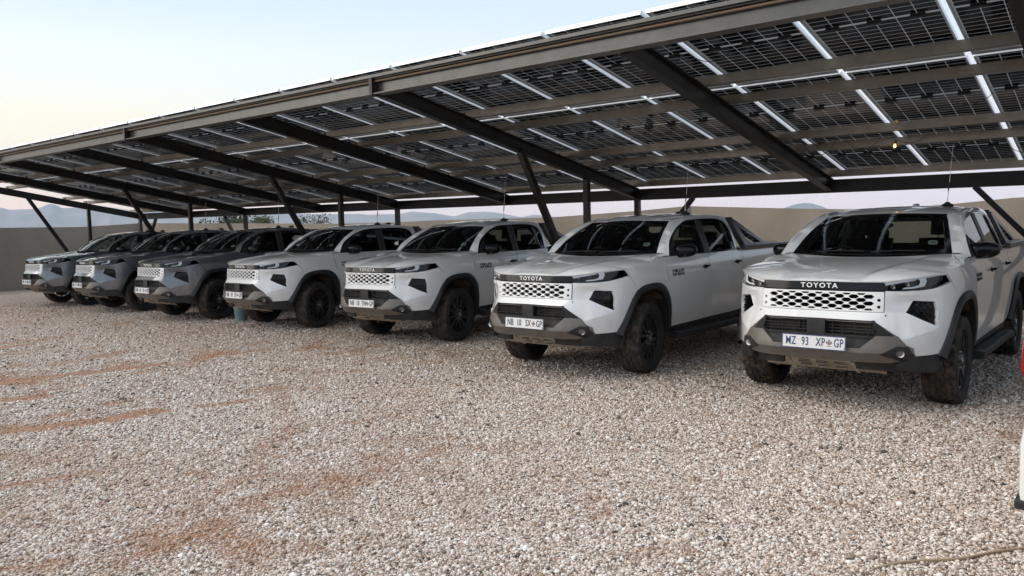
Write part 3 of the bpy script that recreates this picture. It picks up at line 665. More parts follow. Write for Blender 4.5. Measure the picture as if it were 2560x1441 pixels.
def build_parts():
    """returns list of (name, mesh, parentkey, key, extra) describing one truck; paint in slot named 'PAINT'"""
    parts = []   # (key, name, mesh, parent key, loc, rot)
    W_ = M['white']
    def add(key, name, me, par=None, loc=None, rot=None): parts.append((key, name, me, par, loc, rot)); return key
    def both(key, name, me, par=None):
        add(key + 'R', name, me, (par + 'R') if par else None); add(key + 'L', name, mirrored(me), (par + 'L') if par else None)
    # ---- bonnet
    fr = [(x, float(F(x, hood_ze(x)) - .004)) for x in np.linspace(0, .845, 24)]
    sd_ = [(float(hood_edge(np.array(y))[0]), y) for y in (-.33, -.25, -.15, -.05, .05, .10, .14, .22, .33)]
    rear = [(.742, .435), (.6, .385), (.4, .33), (.2, .298), (0, .288)]
    add('hood', 'bonnet', patch(fr + sd_ + rear, lambda x, y: hood(x, y), step=.035, flange=.02, mats=(W_,), weld=True, cen=(0, 0, .4), sharp=35))
    # ---- front fascia (upper bumper cover)
    HLB = [(.507, 1.030), (.62, 1.026), (.74, 1.032), (.807, 1.043)]
    fas = SX(*HLB) + SY((-.375, 1.085), (-.30, 1.0), (-.26, .925)) + SY((-.33, .835), (-.44, .64), (-.52, .512)) + \
        SX((.80, .507), (.70, .505), (.672, .565), (.618, .662), (.447, .796), (0, .802), (0, .858), (.507, .858))
    VENT = [(.636, .853), (.680, .949), (.812, .938), (.834, .732)]
    creases = [SX((.507, .86), (.626, .858)), SX((.640, .642), (.70, .664), (.77, .692), (.84, .72))]
    add('fascia', 'front_bumper', patch(fas, wrap(0), holes=[SX(*VENT)], lines=creases, step=.028, flange=.03, mats=(W_,), weld=True, sharp=14))
    # ---- corner vents
    vb = MB(); Pv, Tv = tri2d(SX(*[(.626, .857), (.675, .956), (.818, .944), (.843, .720)]), step=.03); Xv = WR(Pv[:, 0], Pv[:, 1], -.028)
    vb.add(Xv, Tv)
    for r_ in range(6):
        for c in range(4):
            cx, cz = .69 + c * .034 + (.017 if r_ % 2 else 0), .79 + r_ * .025
            q = [(cx - .016, cz), (cx - .008, cz + .009), (cx + .008, cz + .009), (cx + .016, cz), (cx + .008, cz - .009), (cx - .008, cz - .009)]
            if all(inpoly(np.array([p]), VENT)[0] for p in q):
                qs = SX(*q); vb.prism(qs, lambda a, b: WR(a, b, -.012), lambda a, b: WR(a, b, -.027))
    both('vent', 'corner_vent', vb.mesh('corner_vent', (M['black_gloss'],), 30))
    # ---- grille (honeycomb) and its dark backing
    hexs = []
    for k in range(4):
        for n in range(-5, 6):
            cx = (n + (.5 if k % 2 else 0)) * .112; cz = .943 + (k - 1.5) * .0275
            if abs(cx) < .445: hexs.append([(cx - .041, cz), (cx - .022, cz + .0165), (cx + .022, cz + .0165), (cx + .041, cz), (cx + .022, cz - .0165), (cx - .022, cz - .0165)])
    for sg, o_ in ((-1, .5), (1, 0.)):
        for n in range(-4, 5):
            cx = (n + o_) * .112; cz = .943 + sg * .0685
            if abs(cx) < .445: hexs.append([(cx - .034, cz + sg * .001), (cx - .020, cz - sg * .014), (cx + .020, cz - sg * .014), (cx + .034, cz + sg * .001)])
    for k in range(4):
        if k % 2 == 0:
            for sg in (-1, 1): cz = .943 + (k - 1.5) * .0275; hexs.append([(sg * (.448 + .03), cz - .010), (sg * .478, cz + .010), (sg * .462, cz + .012), (sg * .452, cz), (sg * .462, cz - .012)])
    g = patch([(-.50, .862), (.50, .862), (.50, 1.024), (-.50, 1.024)], nose(-.004), holes=hexs, step=.03, flange=.026, mats=(M['chrome'] if False else W_,), sharp=30)
    add('grille', 'grille', g)
    b_ = MB(); b_.box(-.485, .485, -.84, -.83, .84, 1.09); add('gback', 'grille_backing', b_.mesh('grille_backing', (M['dark'],)), 'grille')
    # ---- black bar with raised letters
    add('bar', 'nose_panel', patch([(-.492, 1.033), (.492, 1.033), (.492, 1.099), (-.492, 1.099)], nose(-.002), step=.04, flange=.03, mats=(M['black_gloss'],)))
    t = text_mesh('TOYOTA', .056, .003, (M['chrome'],), 1.28, 1.12, .0012)
    add('barT', 'lettering', t, 'bar', (0.0, float(F(0, 1.066)) - .006, 1.066), (R(90), 0, 0))
    # ---- headlights
    HL = [(.497, 1.034), (.62, 1.030), (.74, 1.036), (.803, 1.047), (.835, 1.085), (.848, 1.125), (.846, 1.158), (.75, 1.140), (.62, 1.118), (.497, 1.100)]
    hs = SX(*HL)
    both('hl', 'headlight', patch(hs, wrap(-.028), step=.03, flange=0, mats=(M['black_gloss'],)))
    both('hll', 'lens', patch(hs, wrap(-.001), step=.03, flange=.008, mats=(M['lens'],)), 'hl')
    d_ = MB()
    strip = [(.505, 1.074), (.505, 1.090), (.62, 1.109), (.70, 1.124), (.70, 1.112), (.62, 1.097)]
    hook = [(.718, 1.127), (.760, 1.134), (.765, 1.10), (.755, 1.062), (.69, 1.048), (.615, 1.044), (.63, 1.056), (.69, 1.062), (.722, 1.075), (.727, 1.10)]
    for pl in (strip,): d_.prism(SX(*pl), lambda a, b: WR(a, b, -.006), lambda a, b: WR(a, b, -.026))
    Ph, Th = tri2d(SX(*hook), step=.03); d_.add(WR(Ph[:, 0], Ph[:, 1], -.007), Th)
    both('drl', 'light_guide', d_.mesh('light_guide', (M['drl'],), 30, fixn=True), 'hl')
    l_ = MB()
    for cx, cz in ((.565, 1.062), (.66, 1.082)):
        p = WR(np.array([sx_(cx, cz)]), np.array([cz]), -.020)[0]
        l_.lathe([(.0, -.006), (.013, -.005), (.019, .004), (.021, .012)], 16, 0, 'z', Matrix.Translation(p) @ Matrix.Rotation(R(90), 4, 'X'))
    both('proj', 'projector', l_.mesh('projector', (M['lamp'],), 40), 'hl')
    # ---- lower intake: frame, slats, sensor
    fro = [(-.45, .798), (.45, .798), (.655, .592), (.56, .668), (.40, .655), (-.40, .655), (-.56, .668), (-.655, .592)]
    opn = [(-.435, .786), (.435, .786), (.465, .70), (.45, .672), (-.45, .672), (-.465, .70)]
    add('intake', 'air_intake', patch(fro, lambda x, z: np.stack([x, F(x, np.minimum(z, .70)) + .012 + 0 * x, z], -1), holes=[opn], step=.04, flange=.05, mats=(M['plastic'],)))
    s_ = MB()
    for k in range(4):
        z = .69 + k * .026; s_.box(-.45, .45, -.935, -.925, z, z + .007)
    for x in (-.40, -.30, -.20, -.12, .12, .20, .30, .40): s_.box(x - .003, x + .003, -.931, -.921, .672, .786)
    add('slats', 'slat_grid', s_.mesh('slat_grid', (M['plastic'],)), 'intake')
    s_ = MB(); s_.box(-.075, .075, -.972, -.93, .655, .788); add('radar', 'sensor_cover', s_.mesh('sensor_cover', (M['plastic'],), bevel=.006), 'intake')
    s_ = MB(); s_.box(-.52, .52, -.87, -.86, .5, .84); s_.box(-.44, -.16, -.885, -.872, .69, .77, 1); s_.box(.16, .44, -.885, -.872, .69, .77, 1)
    add('iback', 'radiator', s_.mesh('radiator', (M['dark'], M['under'])), 'intake')
    # ---- lower bumper trim in grey, with notch for the number plate
    def low(off):
        def f(x, z):
            x = np.asarray(x, float); zz = np.asarray(z, float); return np.stack([x, F(x, np.full_like(zz, .60)) + off + np.where(zz < .535, (.535 - zz) * .75, 0) + np.where(zz > .56, (zz - .56) * .16, 0), zz], -1)
        return f
    tr = [(0, .450), (.54, .450), (.66, .462), (.716, .50), (.708, .572), (.665, .60), (.612, .672), (.468, .675), (.352, .570), (0, .570)]
    add('trim', 'bumper_trim', patch(tr, low(-.022), lines=[[(.0, .535), (.70, .535)]], step=.03, flange=.045, mats=(M['silver'],), weld=True, sharp=20))
    add('notch', 'plate_recess', patch([(-.47, .56), (.47, .56), (.475, .672), (-.475, .672)], low(.012), step=.05, flange=0, mats=(M['plastic'],)), 'trim')
    # ---- fog lamp pods
    pod = [(.50, .524), (.612, .594), (.680, .588), (.716, .502), (.650, .458)]
    both('pod', 'fog_lamp_housing', patch(pod, low(-.030), holes=[[(.630 + .028 * math.cos(a), .530 + .028 * math.sin(a)) for a in np.linspace(0, 2 * math.pi, 13)[:-1]]], step=.03, flange=.05, mats=(M['plastic'],)))
    l_ = MB(); py = float(F(.63, .6)) - .012
    l_.lathe([(.0, -.014), (.012, -.012), (.022, -.004), (.027, .006)], 18, 0, 'z', Matrix.Translation((.632, py, .530)) @ Matrix.Rotation(R(90), 4, 'X'))
    both('fog', 'fog_lamp', l_.mesh('fog_lamp', (M['drl'],), 40), 'pod')
    # ---- black lower corners + centre valance
    cor = SX((.60, .44), (.70, .50), (.80, .507)) + SY((-.52, .510), (-.465, .43), (-.50, .375)) + SX((.80, .365), (.70, .37), (.60, .405))
    both('corner', 'lower_corner', patch(cor, wrap(.0), step=.035, flange=.04, mats=(M['plastic'],)))
    both('corner2', 'air_dam', patch([(.30, .385), (.66, .372), (.66, .455), (.30, .455)], lambda x, z: np.stack([x, F(x, z * 0 + .6) + .07 + (.45 - z) * .3, z], -1), step=.06, flange=.03, mats=(M['plastic'],)))
    s_ = MB()
    s_.prism([(-.34, 0), (.34, 0), (.50, .22), (.46, .5), (-.46, .5), (-.50, .22)], lambda x, t: (x, -.87 + t * .5, .435 - t * .40 if t < .3 else .325), lambda x, t: (x, -.85 + t * .5, .46 - t * .3))
    for k in (0, 1):
        for x0 in (-.19, -.04, .11): s_.box(x0, x0 + .10, -.862 + k * .05, -.842 + k * .05, .398 - k * .036, .414 - k * .036, 1)
    for x0 in (-.27, .27): s_.bar((x0, -.885, .432), (x0, -.70, .325), .03, .016)
    add('skid', 'skid_plate', s_.mesh('skid_plate', (M['skid'], M['dark']), bevel=.004))
    # parking sensors
    s_ = MB()
    p = WR(np.array([sx_(.70, .69)]), np.array([.69]), .001)[0]
    s_.lathe([(0, -.004), (.008, -.003), (.009, .002)], 12, 0, 'z', Matrix.Translation(p) @ Matrix.Rotation(R(75), 4, 'X')); both('sens', 'parking_sensor', s_.mesh('parking_sensor', (W_,), 40), 'fascia' if False else None)
    # ---- front wings
    fen = SY((-.425, 1.157), (-.33, 1.171), (-.245, 1.183), (-.08, 1.197), (.085, 1.209), (.125, 1.230), (.20, 1.248), (.328, 1.250), (.335, 1.196), (.376, 1.016), (.421, .80), (.405, .74), (.34, .86), (.20, .935), (0, .955), (-.17, .925), (-.253, .92), (-.292, 1.0), (-.366, 1.09))
    both('fender', 'front_wing', patch(fen, wrap(0), step=.03, flange=.02, mats=(W_,)))
    a = [(float(hood_edge(np.array(y))[0]) + .006, y, float(hood_edge(np.array(y))[1])) for y in (.11, .14, .22, .33, .43)]
    b2 = [(float(S(y, z)) , y, z) for y, z in ((.115, 1.224), (.16, 1.24), (.25, 1.252), (.36, 1.256), (.49, 1.262))]
    mid = [((p[0] * .45 + q[0] * .55), (p[1] + q[1]) / 2, (p[2] + q[2]) / 2 + .008) for p, q in zip(a, b2)]
    both('cowl', 'wing_shoulder', grid_mesh([a, mid, b2], (W_,), 40, (0, .3, .5)), 'fender')
    # ---- doors
    fd = [(.346, 1.196), (.352, 1.248), (1.410, 1.252), (1.430, 1.10), (1.445, .9), (1.448, .55), (1.450, .478), (.458, .462), (.436, .774), (.389, 1.016)]
    both('fdoor', 'front_door', patch(fd, side(), step=.05, flange=.02, mats=(W_,)))
    rd = [(1.421, 1.252), (2.372, 1.262), (2.378, 1.0), (2.335, .80), (2.23, .62), (2.15, .484), (1.461, .478), (1.459, .55), (1.456, .9), (1.441, 1.10)]
    both('rdoor', 'rear_door', patch(rd, side(), step=.05, flange=.02, mats=(W_,)))
    both('quart', 'cab_corner', patch([(2.380, 1.262), (2.398, 1.262), (2.398, .50), (2.158, .484), (2.237, .615), (2.342, .795), (2.386, 1.0)], side(), step=.06, flange=.02, mats=(W_,)))
    s_ = MB(); s_.box(.70, .885, .42, 2.40, .405, .465); both('sill', 'sill', s_.mesh('sill', (M['plastic'],), bevel=.01))
    for nm, y0 in (('fdoor', 1.30), ('rdoor', 2.20)):
        s_ = MB(); z0 = 1.095 if nm == 'fdoor' else 1.113; x0 = float(S0(z0))
        P_, T_ = tri2d([(y0 + .052 * math.cos(a), z0 + .026 * math.sin(a)) for a in np.linspace(0, 2 * math.pi, 17)[:-1]], step=.03)
        s_.add(np.stack([S0(P_[:, 1]) + .0015, P_[:, 0], P_[:, 1]], -1), T_)
        s_.tube([(x0 + .004, y0 - .075, z0 + .001), (x0 + .026, y0 - .055, z0 + .006), (x0 + .032, y0, z0 + .010), (x0 + .028, y0 + .06, z0 + .010), (x0 + .006, y0 + .08, z0 + .006)], [.010, .014, .014, .014, .010], 8)
        both('hd' + nm, 'door_handle', s_.mesh('door_handle', (M['black_gloss'],), 45), nm)
    for body, z0, sz in (('HILUX', 1.083, .046), ('2.8 GD-6', 1.045, .040)):
        t = text_mesh(body, sz, .0015, (M['plate_black'],), 1.0, 2.05 if sz > .04 else 1.75, .0016 if sz > .04 else .0022, 'LEFT')
        add('dec' + body, 'lettering', t, 'fdoorR', (float(S(.6, z0)) + .0015, .485, z0), Euler((R(90 - 0), 0, R(90))))
    # ---- windows
    fo = [(.487, 1.243), (.53, 1.305), (.60, 1.396), (.73, 1.483), (.89, 1.560), (1.03, 1.608), (1.16, 1.640), (1.30, 1.655), (1.500, 1.662), (1.448, 1.253)]
    fi = [(.735, 1.272), (.738, 1.468), (.90, 1.545), (1.04, 1.591), (1.17, 1.623), (1.30, 1.638), (1.408, 1.645), (1.374, 1.272)]
    both('fwinF', 'window_frame', patch(fo, side(-.002), holes=[fi], step=.06, flange=.012, mats=(M['black_gloss'],)), 'fdoor')
    both('fwin', 'side_window', patch([(p[0], p[1]) for p in fi], side(-.006), step=.07, flange=0, mats=(M['sglass'],)), 'fdoor')
    ro = [(1.455, 1.253), (1.507, 1.664), (1.75, 1.668), (2.0, 1.664), (2.12, 1.652), (2.22, 1.618), (2.27, 1.56), (2.285, 1.48), (2.275, 1.38), (2.25, 1.262)]
    ri = [(1.535, 1.274), (1.580, 1.648), (1.75, 1.652), (2.0, 1.648), (2.11, 1.637), (2.195, 1.605), (2.238, 1.55), (2.25, 1.475), (2.24, 1.38), (2.215, 1.28)]
    both('rwinF', 'window_frame', patch(ro, side(-.002), holes=[ri], step=.06, flange=.012, mats=(M['black_gloss'],)), 'rdoor')
    both('rwin', 'side_window', patch(ri, side(-.006), step=.07, flange=0, mats=(M['sglass'],)), 'rdoor')
    s_ = MB(); s_.bar((float(S0(1.28)) - .004, 2.14, 1.278), (float(S0(1.632)) - .004, 2.10, 1.632), .016, .02); both('qbar', 'window_divider', s_.mesh('window_divider', (M['black_gloss'],)), 'rdoor')
    both('bpF', 'pillar_cover', patch([(1.380, 1.262), (1.446, 1.258), (1.497, 1.655), (1.416, 1.650)], side(.0015), step=.08, flange=.006, mats=(M['pcover'],)), 'fdoor')
    both('bpR', 'pillar_cover', patch([(1.458, 1.258), (1.530, 1.264), (1.575, 1.655), (1.509, 1.658)], side(.0015), step=.08, flange=.006, mats=(M['pcover'],)), 'rdoor')
    # ---- windscreen
    def Wsc(u, v):
        x = u * (.727 + (.561 - .727) * v); yb = .305 + .165 * u * u; yt_ = .985 + .093 * np.abs(u) ** 2.2
        zb_ = 1.285 + .002 * u * u; zt = 1.668 - .017 * u * u
        return np.stack([x, yb + (yt_ - yb) * v - .018 * np.sin(np.pi * v), zb_ + (zt - zb_) * v + .030 * np.sin(np.pi * v)], -1)
    us = np.linspace(-1, 1, 41); vv = np.linspace(0, 1, 25); rows = [[tuple(Wsc(np.array(u), np.array(v))) for v in vv] for u in us]
    inner = [(-.93, .075), (.93, .075), (.945, .5), (.93, .945), (.35, .945), (.12, .90), (-.12, .90), (-.35, .945), (-.93, .945), (-.945, .5)]
    add('wsF', 'windscreen_border', patch([(-1, 0), (1, 0), (1, 1), (-1, 1)], Wsc, holes=[inner], step=.09, flange=.02, mats=(M['black_gloss'],)))
    add('ws', 'windscreen', patch(inner, lambda u, v: Wsc(u, v) - np.array([0, -.004, .004]), step=.08, flange=0, mats=(M['wglass'],)))
    s_ = MB(); c = Wsc(np.array(.80), np.array(.17)); c2 = Wsc(np.array(.80), np.array(.29)); ex = Vector(Wsc(np.array(.86), np.array(.23)) - Wsc(np.array(.74), np.array(.23))); ey = Vector(c2 - c); c0 = Vector(Wsc(np.array(.80), np.array(.23))) + Vector((0, .012, -.008))
    s_.add([tuple(c0 + ex.normalized() * .040 * math.copysign(abs(math.cos(a)) ** .6, math.cos(a)) + ey.normalized() * .033 * math.copysign(abs(math.sin(a)) ** .6, math.sin(a))) for a in np.linspace(0, 2 * math.pi, 25)[:-1]], [tuple(range(24))])
    s_.add([tuple(c0 + Vector((0, -.003, .002)) + ex.normalized() * q * .024 + ey.normalized() * r_ * .006) for q, r_ in ((-1, -1), (1, -1), (1, 1), (-1, 1))], [(0, 1, 2, 3)], 1)
    add('disc', 'licence_disc', s_.mesh('licence_disc', (M['sticker'], M['plate_black'])), 'ws')
    for k, (u0, u1) in enumerate(((-.62, .02), (.10, .72))):
        a_ = Wsc(np.array(u0), np.array(.01)); b_ = Wsc(np.array((u0 + u1) / 2), np.array(.035)); e_ = Wsc(np.array(u1), np.array(.03))
        s_ = MB(); s_.tube([a_ + [0, -.02, .012], b_ + [0, -.012, .014], e_ + [0, -.01, .012]], .007, 6); add('wip%d' % k, 'wiper', s_.mesh('wiper', (M['plastic'],)))
    s_ = MB(); cw = [[(x, .29 + .165 * (x / .727) ** 2 - .035 + .0 * j + j * .05, 1.278 + j * .006) for j in (0, 1)] for x in np.linspace(-.72, .72, 21)]
    add('cowlp', 'cowl_panel', grid_mesh(cw, (M['plastic'],), 40, (0, .3, .5)))
    # ---- roof
    zc = spl([.95, 1.08, 1.3, 1.6, 1.9, 2.2, 2.42, 2.55], [1.659, 1.692, 1.728, 1.752, 1.756, 1.739, 1.712, 1.668])
    def roof(x, y):
        drop = .048 * (np.abs(x) / .61) ** 2.6; bead = .006 * (sstep(.30, .36, np.abs(x)) - 1) * sstep(1.15, 1.4, y) * (1 - sstep(2.2, 2.45, y))
        return np.stack([x, y, zc(y) - drop + bead], -1)
    ry = [(x, .990 + .093 * (x / .561) ** 2.2) for x in np.linspace(0, .561, 10)]
    ro_ = ry + [(.585, 1.22), (.600, 1.45), (.603, 1.9), (.598, 2.2), (.59, 2.45), (.4, 2.485), (0, 2.50)]
    add('roof', 'roof', patch(ro_, roof, step=.05, flange=.02, mats=(W_,), weld=True, cen=(0, 1.7, 1)))
    # ---- pillars and cant rail: a strip between windscreen/roof edge and the window opening
    O = [tuple(Wsc(np.array(1.), np.array(v))) for v in (0, .2, .4, .6, .8, 1.)]
    O = [(p[0] + .003, p[1] + .002, p[2] + .002) for p in O] + [(.590, 1.22, float(roof(.585, 1.22)[2]) + .001)] + [(x + .006, y, float(roof(x, y)[2]) + .001) for x, y in ((.600, 1.45), (.603, 1.68), (.603, 1.9), (.599, 2.15), (.595, 2.35))] + [(.600, 2.46, 1.655), (.640, 2.50, 1.56), (.690, 2.495, 1.45), (.745, 2.46, 1.34), (.79, 2.41, 1.255)]
    I_ = [(.49, 1.252), (.535, 1.313), (.605, 1.403), (.735, 1.490), (.893, 1.566), (1.032, 1.614), (1.162, 1.646), (1.30, 1.661), (1.50, 1.668), (1.75, 1.674), (2.0, 1.670), (2.12, 1.658), (2.225, 1.624), (2.277, 1.563), (2.292, 1.48), (2.282, 1.38), (2.257, 1.262)]
    I_ = [(float(S0(z)), y, z) for y, z in I_]
    def resamp(P, n):
        P = np.array(P); s = np.concatenate([[0], np.cumsum(np.linalg.norm(np.diff(P, axis=0), axis=1))]); s /= s[-1]
        return np.stack([spl(s, P[:, k])(np.linspace(0, 1, n)) for k in range(3)], -1)
    Oa, Ia = resamp(O, 60), resamp(I_, 60)
    rows = []
    for i in range(60):
        o_, q = Oa[i], Ia[i]; dv_ = q - o_; tg = Oa[min(i + 1, 59)] - Oa[max(i - 1, 0)]; n = np.cross(tg, dv_); n /= np.linalg.norm(n)
        if n[0] < 0: n = -n
        bl = .17 * np.linalg.norm(dv_); rows.append([tuple(o_ + dv_ * t + n * bl * (1 - (2 * t - 1) ** 2) * (.62 if i < 20 else .8)) for t in np.linspace(0, 1, 7)] + [tuple(q - np.array([.02, 0, 0]))])
    both('rail', 'pillar_and_roof_rail', grid_mesh(rows, (W_,), 40, (0, 1.5, 1.3)))
    # ---- cab rear wall with window
    rw = [(-.79, 1.20), (.79, 1.20), (.79, 1.255), (.745, 1.34), (.69, 1.45), (.64, 1.56), (.60, 1.655), (.3, 1.68), (-.3, 1.68), (-.60, 1.655), (-.64, 1.56), (-.69, 1.45), (-.745, 1.34), (-.79, 1.255)]
    rwi = [(-.62, 1.30), (.62, 1.30), (.55, 1.58), (-.55, 1.58)]
    yf = lambda x, z: np.stack([x, 2.49 - .06 * np.abs(x) ** 2 - .0 * z - .04 * np.clip((1.45 - z) / .25, 0, 1), z], -1)
    add('rearwall', 'cab_rear_wall', patch(rw, yf, holes=[rwi], step=.08, flange=.02, mats=(W_,), cen=(0, 1.5, 1.4)))
    add('rearwin', 'rear_window', patch(rwi, yf, step=.2, flange=0, mats=(M['sglass'],)), 'rearwall')
    # ---- load bed
    arch_r = [(y + 3.085, z) for y, z in [(-.63, .50), (-.50, .67), (-.36, .84), (-.2, .925), (0, .955), (.2, .925), (.36, .84), (.50, .67), (.62, .52)]]
    bed = [(2.41, .50)] + arch_r + [(4.30, .56), (4.315, 1.15), (4.28, 1.272), (2.41, 1.272)]
    both('bed', 'bed_side', patch(bed, side(), step=.06, flange=.03, mats=(W_,)))
    s_ = MB(); s_.bar((.897, 2.42, 1.297), (.885, 4.28, 1.300), .055, .055); both('cap', 'bed_rail_cap', s_.mesh('bed_rail_cap', (M['sport'],), bevel=.012), 'bed')
    s_ = MB(); s_.box(-.80, .80, 4.27, 4.33, .62, 1.26); add('tailgate', 'tailgate', s_.mesh('tailgate', (W_,), bevel=.02))
    s_ = MB(); s_.box(-.80, .80, 2.42, 4.27, .74, .76); s_.box(-.86, -.80, 2.42, 4.27, .5, 1.28); s_.box(.80, .86, 2.42, 4.27, .5, 1.28); s_.box(-.80, .80, 2.41, 2.44, .5, 1.28)
    add('bedin', 'bed_liner', s_.mesh('bed_liner', (M['plastic'],)))
    s_ = MB(); s_.prism([(4.10, .88), (4.325, .88), (4.325, 1.20), (4.16, 1.20)], lambda y, z: (float(S(y, z)) + .004, y, z), lambda y, z: (float(S(y, z)) - .05, y, z)); both('tail', 'tail_lamp', s_.mesh('tail_lamp', (M['redlamp'],)))
    s_ = MB(); s_.box(-.85, .85, 4.25, 4.42, .50, .64); add('rbump', 'rear_bumper', s_.mesh('rear_bumper', (M['plastic'],), bevel=.03))
    fl = [(2.60, .93), (2.72, .90), (2.76, .98), (2.63, 1.0)]
    # ---- sports bar
    sb = [(2.40, 1.645), (2.47, 1.672), (2.56, 1.640), (3.22, 1.345), (3.62, 1.338), (3.66, 1.318), (2.55, 1.318)]
    so = [(2.545, 1.565), (2.62, 1.535), (3.09, 1.345), (2.82, 1.338), (2.66, 1.40)]
    sxf = lambda o_: (lambda y, z: np.stack([.905 - .42 * (z - 1.30) * .95 - .03 + o_ + 0 * y, y, z], -1))
    sbm = patch(sb, sxf(0), holes=[so], step=.08, flange=.075, mats=(M['sport'],)); both('sport', 'sports_bar', sbm)
    s_ = MB()
    for k, y in enumerate((2.72, 2.80, 2.88)): s_.bar((.80, y, 1.47 - .045 * k), (.80, y + .10, 1.47 - .045 * k), .03, .006)
    both('sportf', 'fin', s_.mesh('fin', (M['steel'],)), 'sport')
    s_ = MB(); s_.tube([(-.70, 2.50, 1.655), (.70, 2.50, 1.655)], .035, 10); add('sportx', 'cross_tube', s_.mesh('cross_tube', (M['flare'],), 40))
    # ---- wheel arch flares
    def flare(dy, back):
        out, inn = FL_OUT, FL_IN
        if back: out = [(-.69, .50), (-.55, .655), (-.40, .850), (-.29, .918), (-.17, .955), (0, .975), (.17, .955), (.30, .91), (.42, .82), (.56, .65), (.66, .51)]; inn = [(-.58, .46), (-.45, .645), (-.33, .81), (-.23, .875), (-.12, .905), (0, .912), (.12, .905), (.24, .86), (.35, .77), (.46, .62), (.56, .47)]
        a = resamp([(p[0], p[1], 0) for p in out], 46)[:, :2]; b = resamp([(p[0], p[1], 0) for p in inn], 46)[:, :2]; rows = []
        for i in range(46):
            (y1, z1), (y2, z2) = a[i], b[i]
            g_ = lambda y, z: float(S(np.array(y + dy), np.array(z)))
            ym, zm = y1 * .8 + y2 * .2, z1 * .8 + z2 * .2; yn, zn = y1 * .25 + y2 * .75, z1 * .25 + z2 * .75
            yq, zq = y1 * .5 + y2 * .5, z1 * .5 + z2 * .5
            base = max(g_(y2, max(z2, .5)), g_(y1, z1)) ; base = base if dy else max(base, g_(yq, max(zq, .5)))
            rows.append([(g_(y1, z1) - .01, y1 + dy, z1), (g_(y1, z1) + .016, y1 + dy, z1), (g_(ym, zm) + .030, ym + dy, zm), (base + .036, yq + dy, zq), (base + .034, yn + dy, zn), (base + .026, y2 + dy, z2), (base - .03, y2 + dy, z2), (base - .10, y2 + dy, z2 + .004)])
        return grid_mesh(rows, (M['flare'],), 32, (0, dy, 1.4) if False else (0, dy, .7))
    both('flareF', 'wheel_arch_flare', flare(0, False)); both('flareB', 'wheel_arch_flare', flare(3.085, True))
    # ---- arch liners, floor, chassis
    for dy in (0, 3.085):
        def lp(k, a):
            y = dy + .475 * math.cos(a) * (.96 if math.cos(a) < 0 and dy == 0 else .93); z = .40 + .50 * math.sin(a); xo = float(S(np.array(y), np.array(max(z, .5)))) - .015
            return ((.50, .5 + (xo - .5) * .5, xo)[k], y, z)
        rows = [[lp(k, a) for a in np.linspace(R(-8), R(188), 25)] for k in range(3)]
        both('liner%d' % dy, 'wheel_arch_liner', grid_mesh(rows, (M['liner'],), 40))
        s_ = MB(); s_.box(.49, .50, dy - .55, dy + .5, .40, .92); both('lin2%d' % dy, 'inner_arch_wall', s_.mesh('inner_arch_wall', (M['under'],)))
    s_ = MB(); s_.box(-.49, .49, -.84, .45, .42, 1.06); s_.box(-.87, .87, .46, 2.40, .44, .47); s_.box(-.46, -.36, -.70, 4.25, .40, .56); s_.box(.36, .46, -.70, 4.25, .40, .56); s_.box(-.49, .49, .4, 4.2, .47, .56)
    s_.tube([(-.70, 0, .385), (.70, 0, .385)], .045, 8); s_.tube([(-.72, 3.085, .385), (.72, 3.085, .385)], .06, 8); s_.lathe([(.0, -.14), (.13, -.11), (.15, 0), (.13, .11), (0, .14)], 14, 0, 'x', Matrix.Translation((0, 3.085, .385)))
    s_.box(-.85, .85, -.10, .40, 1.00, 1.14) ; s_.box(-.72, .72, -.66, -.10, .98, 1.07)
    add('chassis', 'chassis', s_.mesh('chassis', (M['under'],)))
    # ---- side steps
    s_ = MB(); s_.prism([(.82, .395), (.96, .405), (1.005, .395), (1.005, .345), (.97, .325), (.84, .335)], lambda x, z: (x, .47, z), lambda x, z: (x, 2.18, z))
    for k in range(28): s_.box(.90, .985, .62 + k * .052, .645 + k * .052, .400, .411)
    both('step', 'side_step', s_.mesh('side_step', (M['plastic'],), bevel=.008))
    # ---- mirrors
    def mirror_mesh():
        rows = []
        for i in range(17):
            ph = -math.pi / 2 + math.pi * i / 16; row = []
            for j in range(25):
                th = 2 * math.pi * j / 24; f_ = lambda c, p_: math.copysign(abs(c) ** p_, c)
                cx = f_(math.sin(ph), .75); cr = abs(math.cos(ph)) ** .55
                x = .925 + .135 * cx; tap = 1 - .22 * max(0, cx) ** 2
                row.append((x, .765 + .085 * cr * f_(math.cos(th), .75) * tap - .02 * (cx < 0) + .03 * max(0, cx), 1.302 + .078 * cr * f_(math.sin(th), .7) * tap + .006 * cx))
            rows.append(row)
        me = grid_mesh(rows, (M['black_gloss'],), 40, (.925, .765, 1.3)); return me
    both('mir', 'side_mirror', mirror_mesh(), 'fdoor')
    s_ = MB(); s_.prism([(.80, 1.232), (.98, 1.232), (.98, 1.262), (.82, 1.262)], lambda x, z: (x, .70, z), lambda x, z: (x, .83, z)); s_.prism([(.53, 1.250), (.735, 1.250), (.735, 1.455), (.63, 1.385), (.57, 1.32)], lambda y, z: (float(S0(z)) + .003, y, z), lambda y, z: (float(S0(z)) - .02, y, z))
    both('mirarm', 'mirror_arm', s_.mesh('mirror_arm', (M['plastic'],), bevel=.006), 'fdoor')
    # ---- aerial, roof fin
    zr = float(roof(.443, 1.70)[2])
    s_ = MB(); s_.lathe([(.0, .045), (.018, .043), (.03, .030), (.052, .018), (.06, .0), (.055, -.01)], 20, 0, 'z', Matrix.Translation((.443, 1.70, zr))); add('antb', 'aerial_base', s_.mesh('aerial_base', (M['plastic'],), 40))
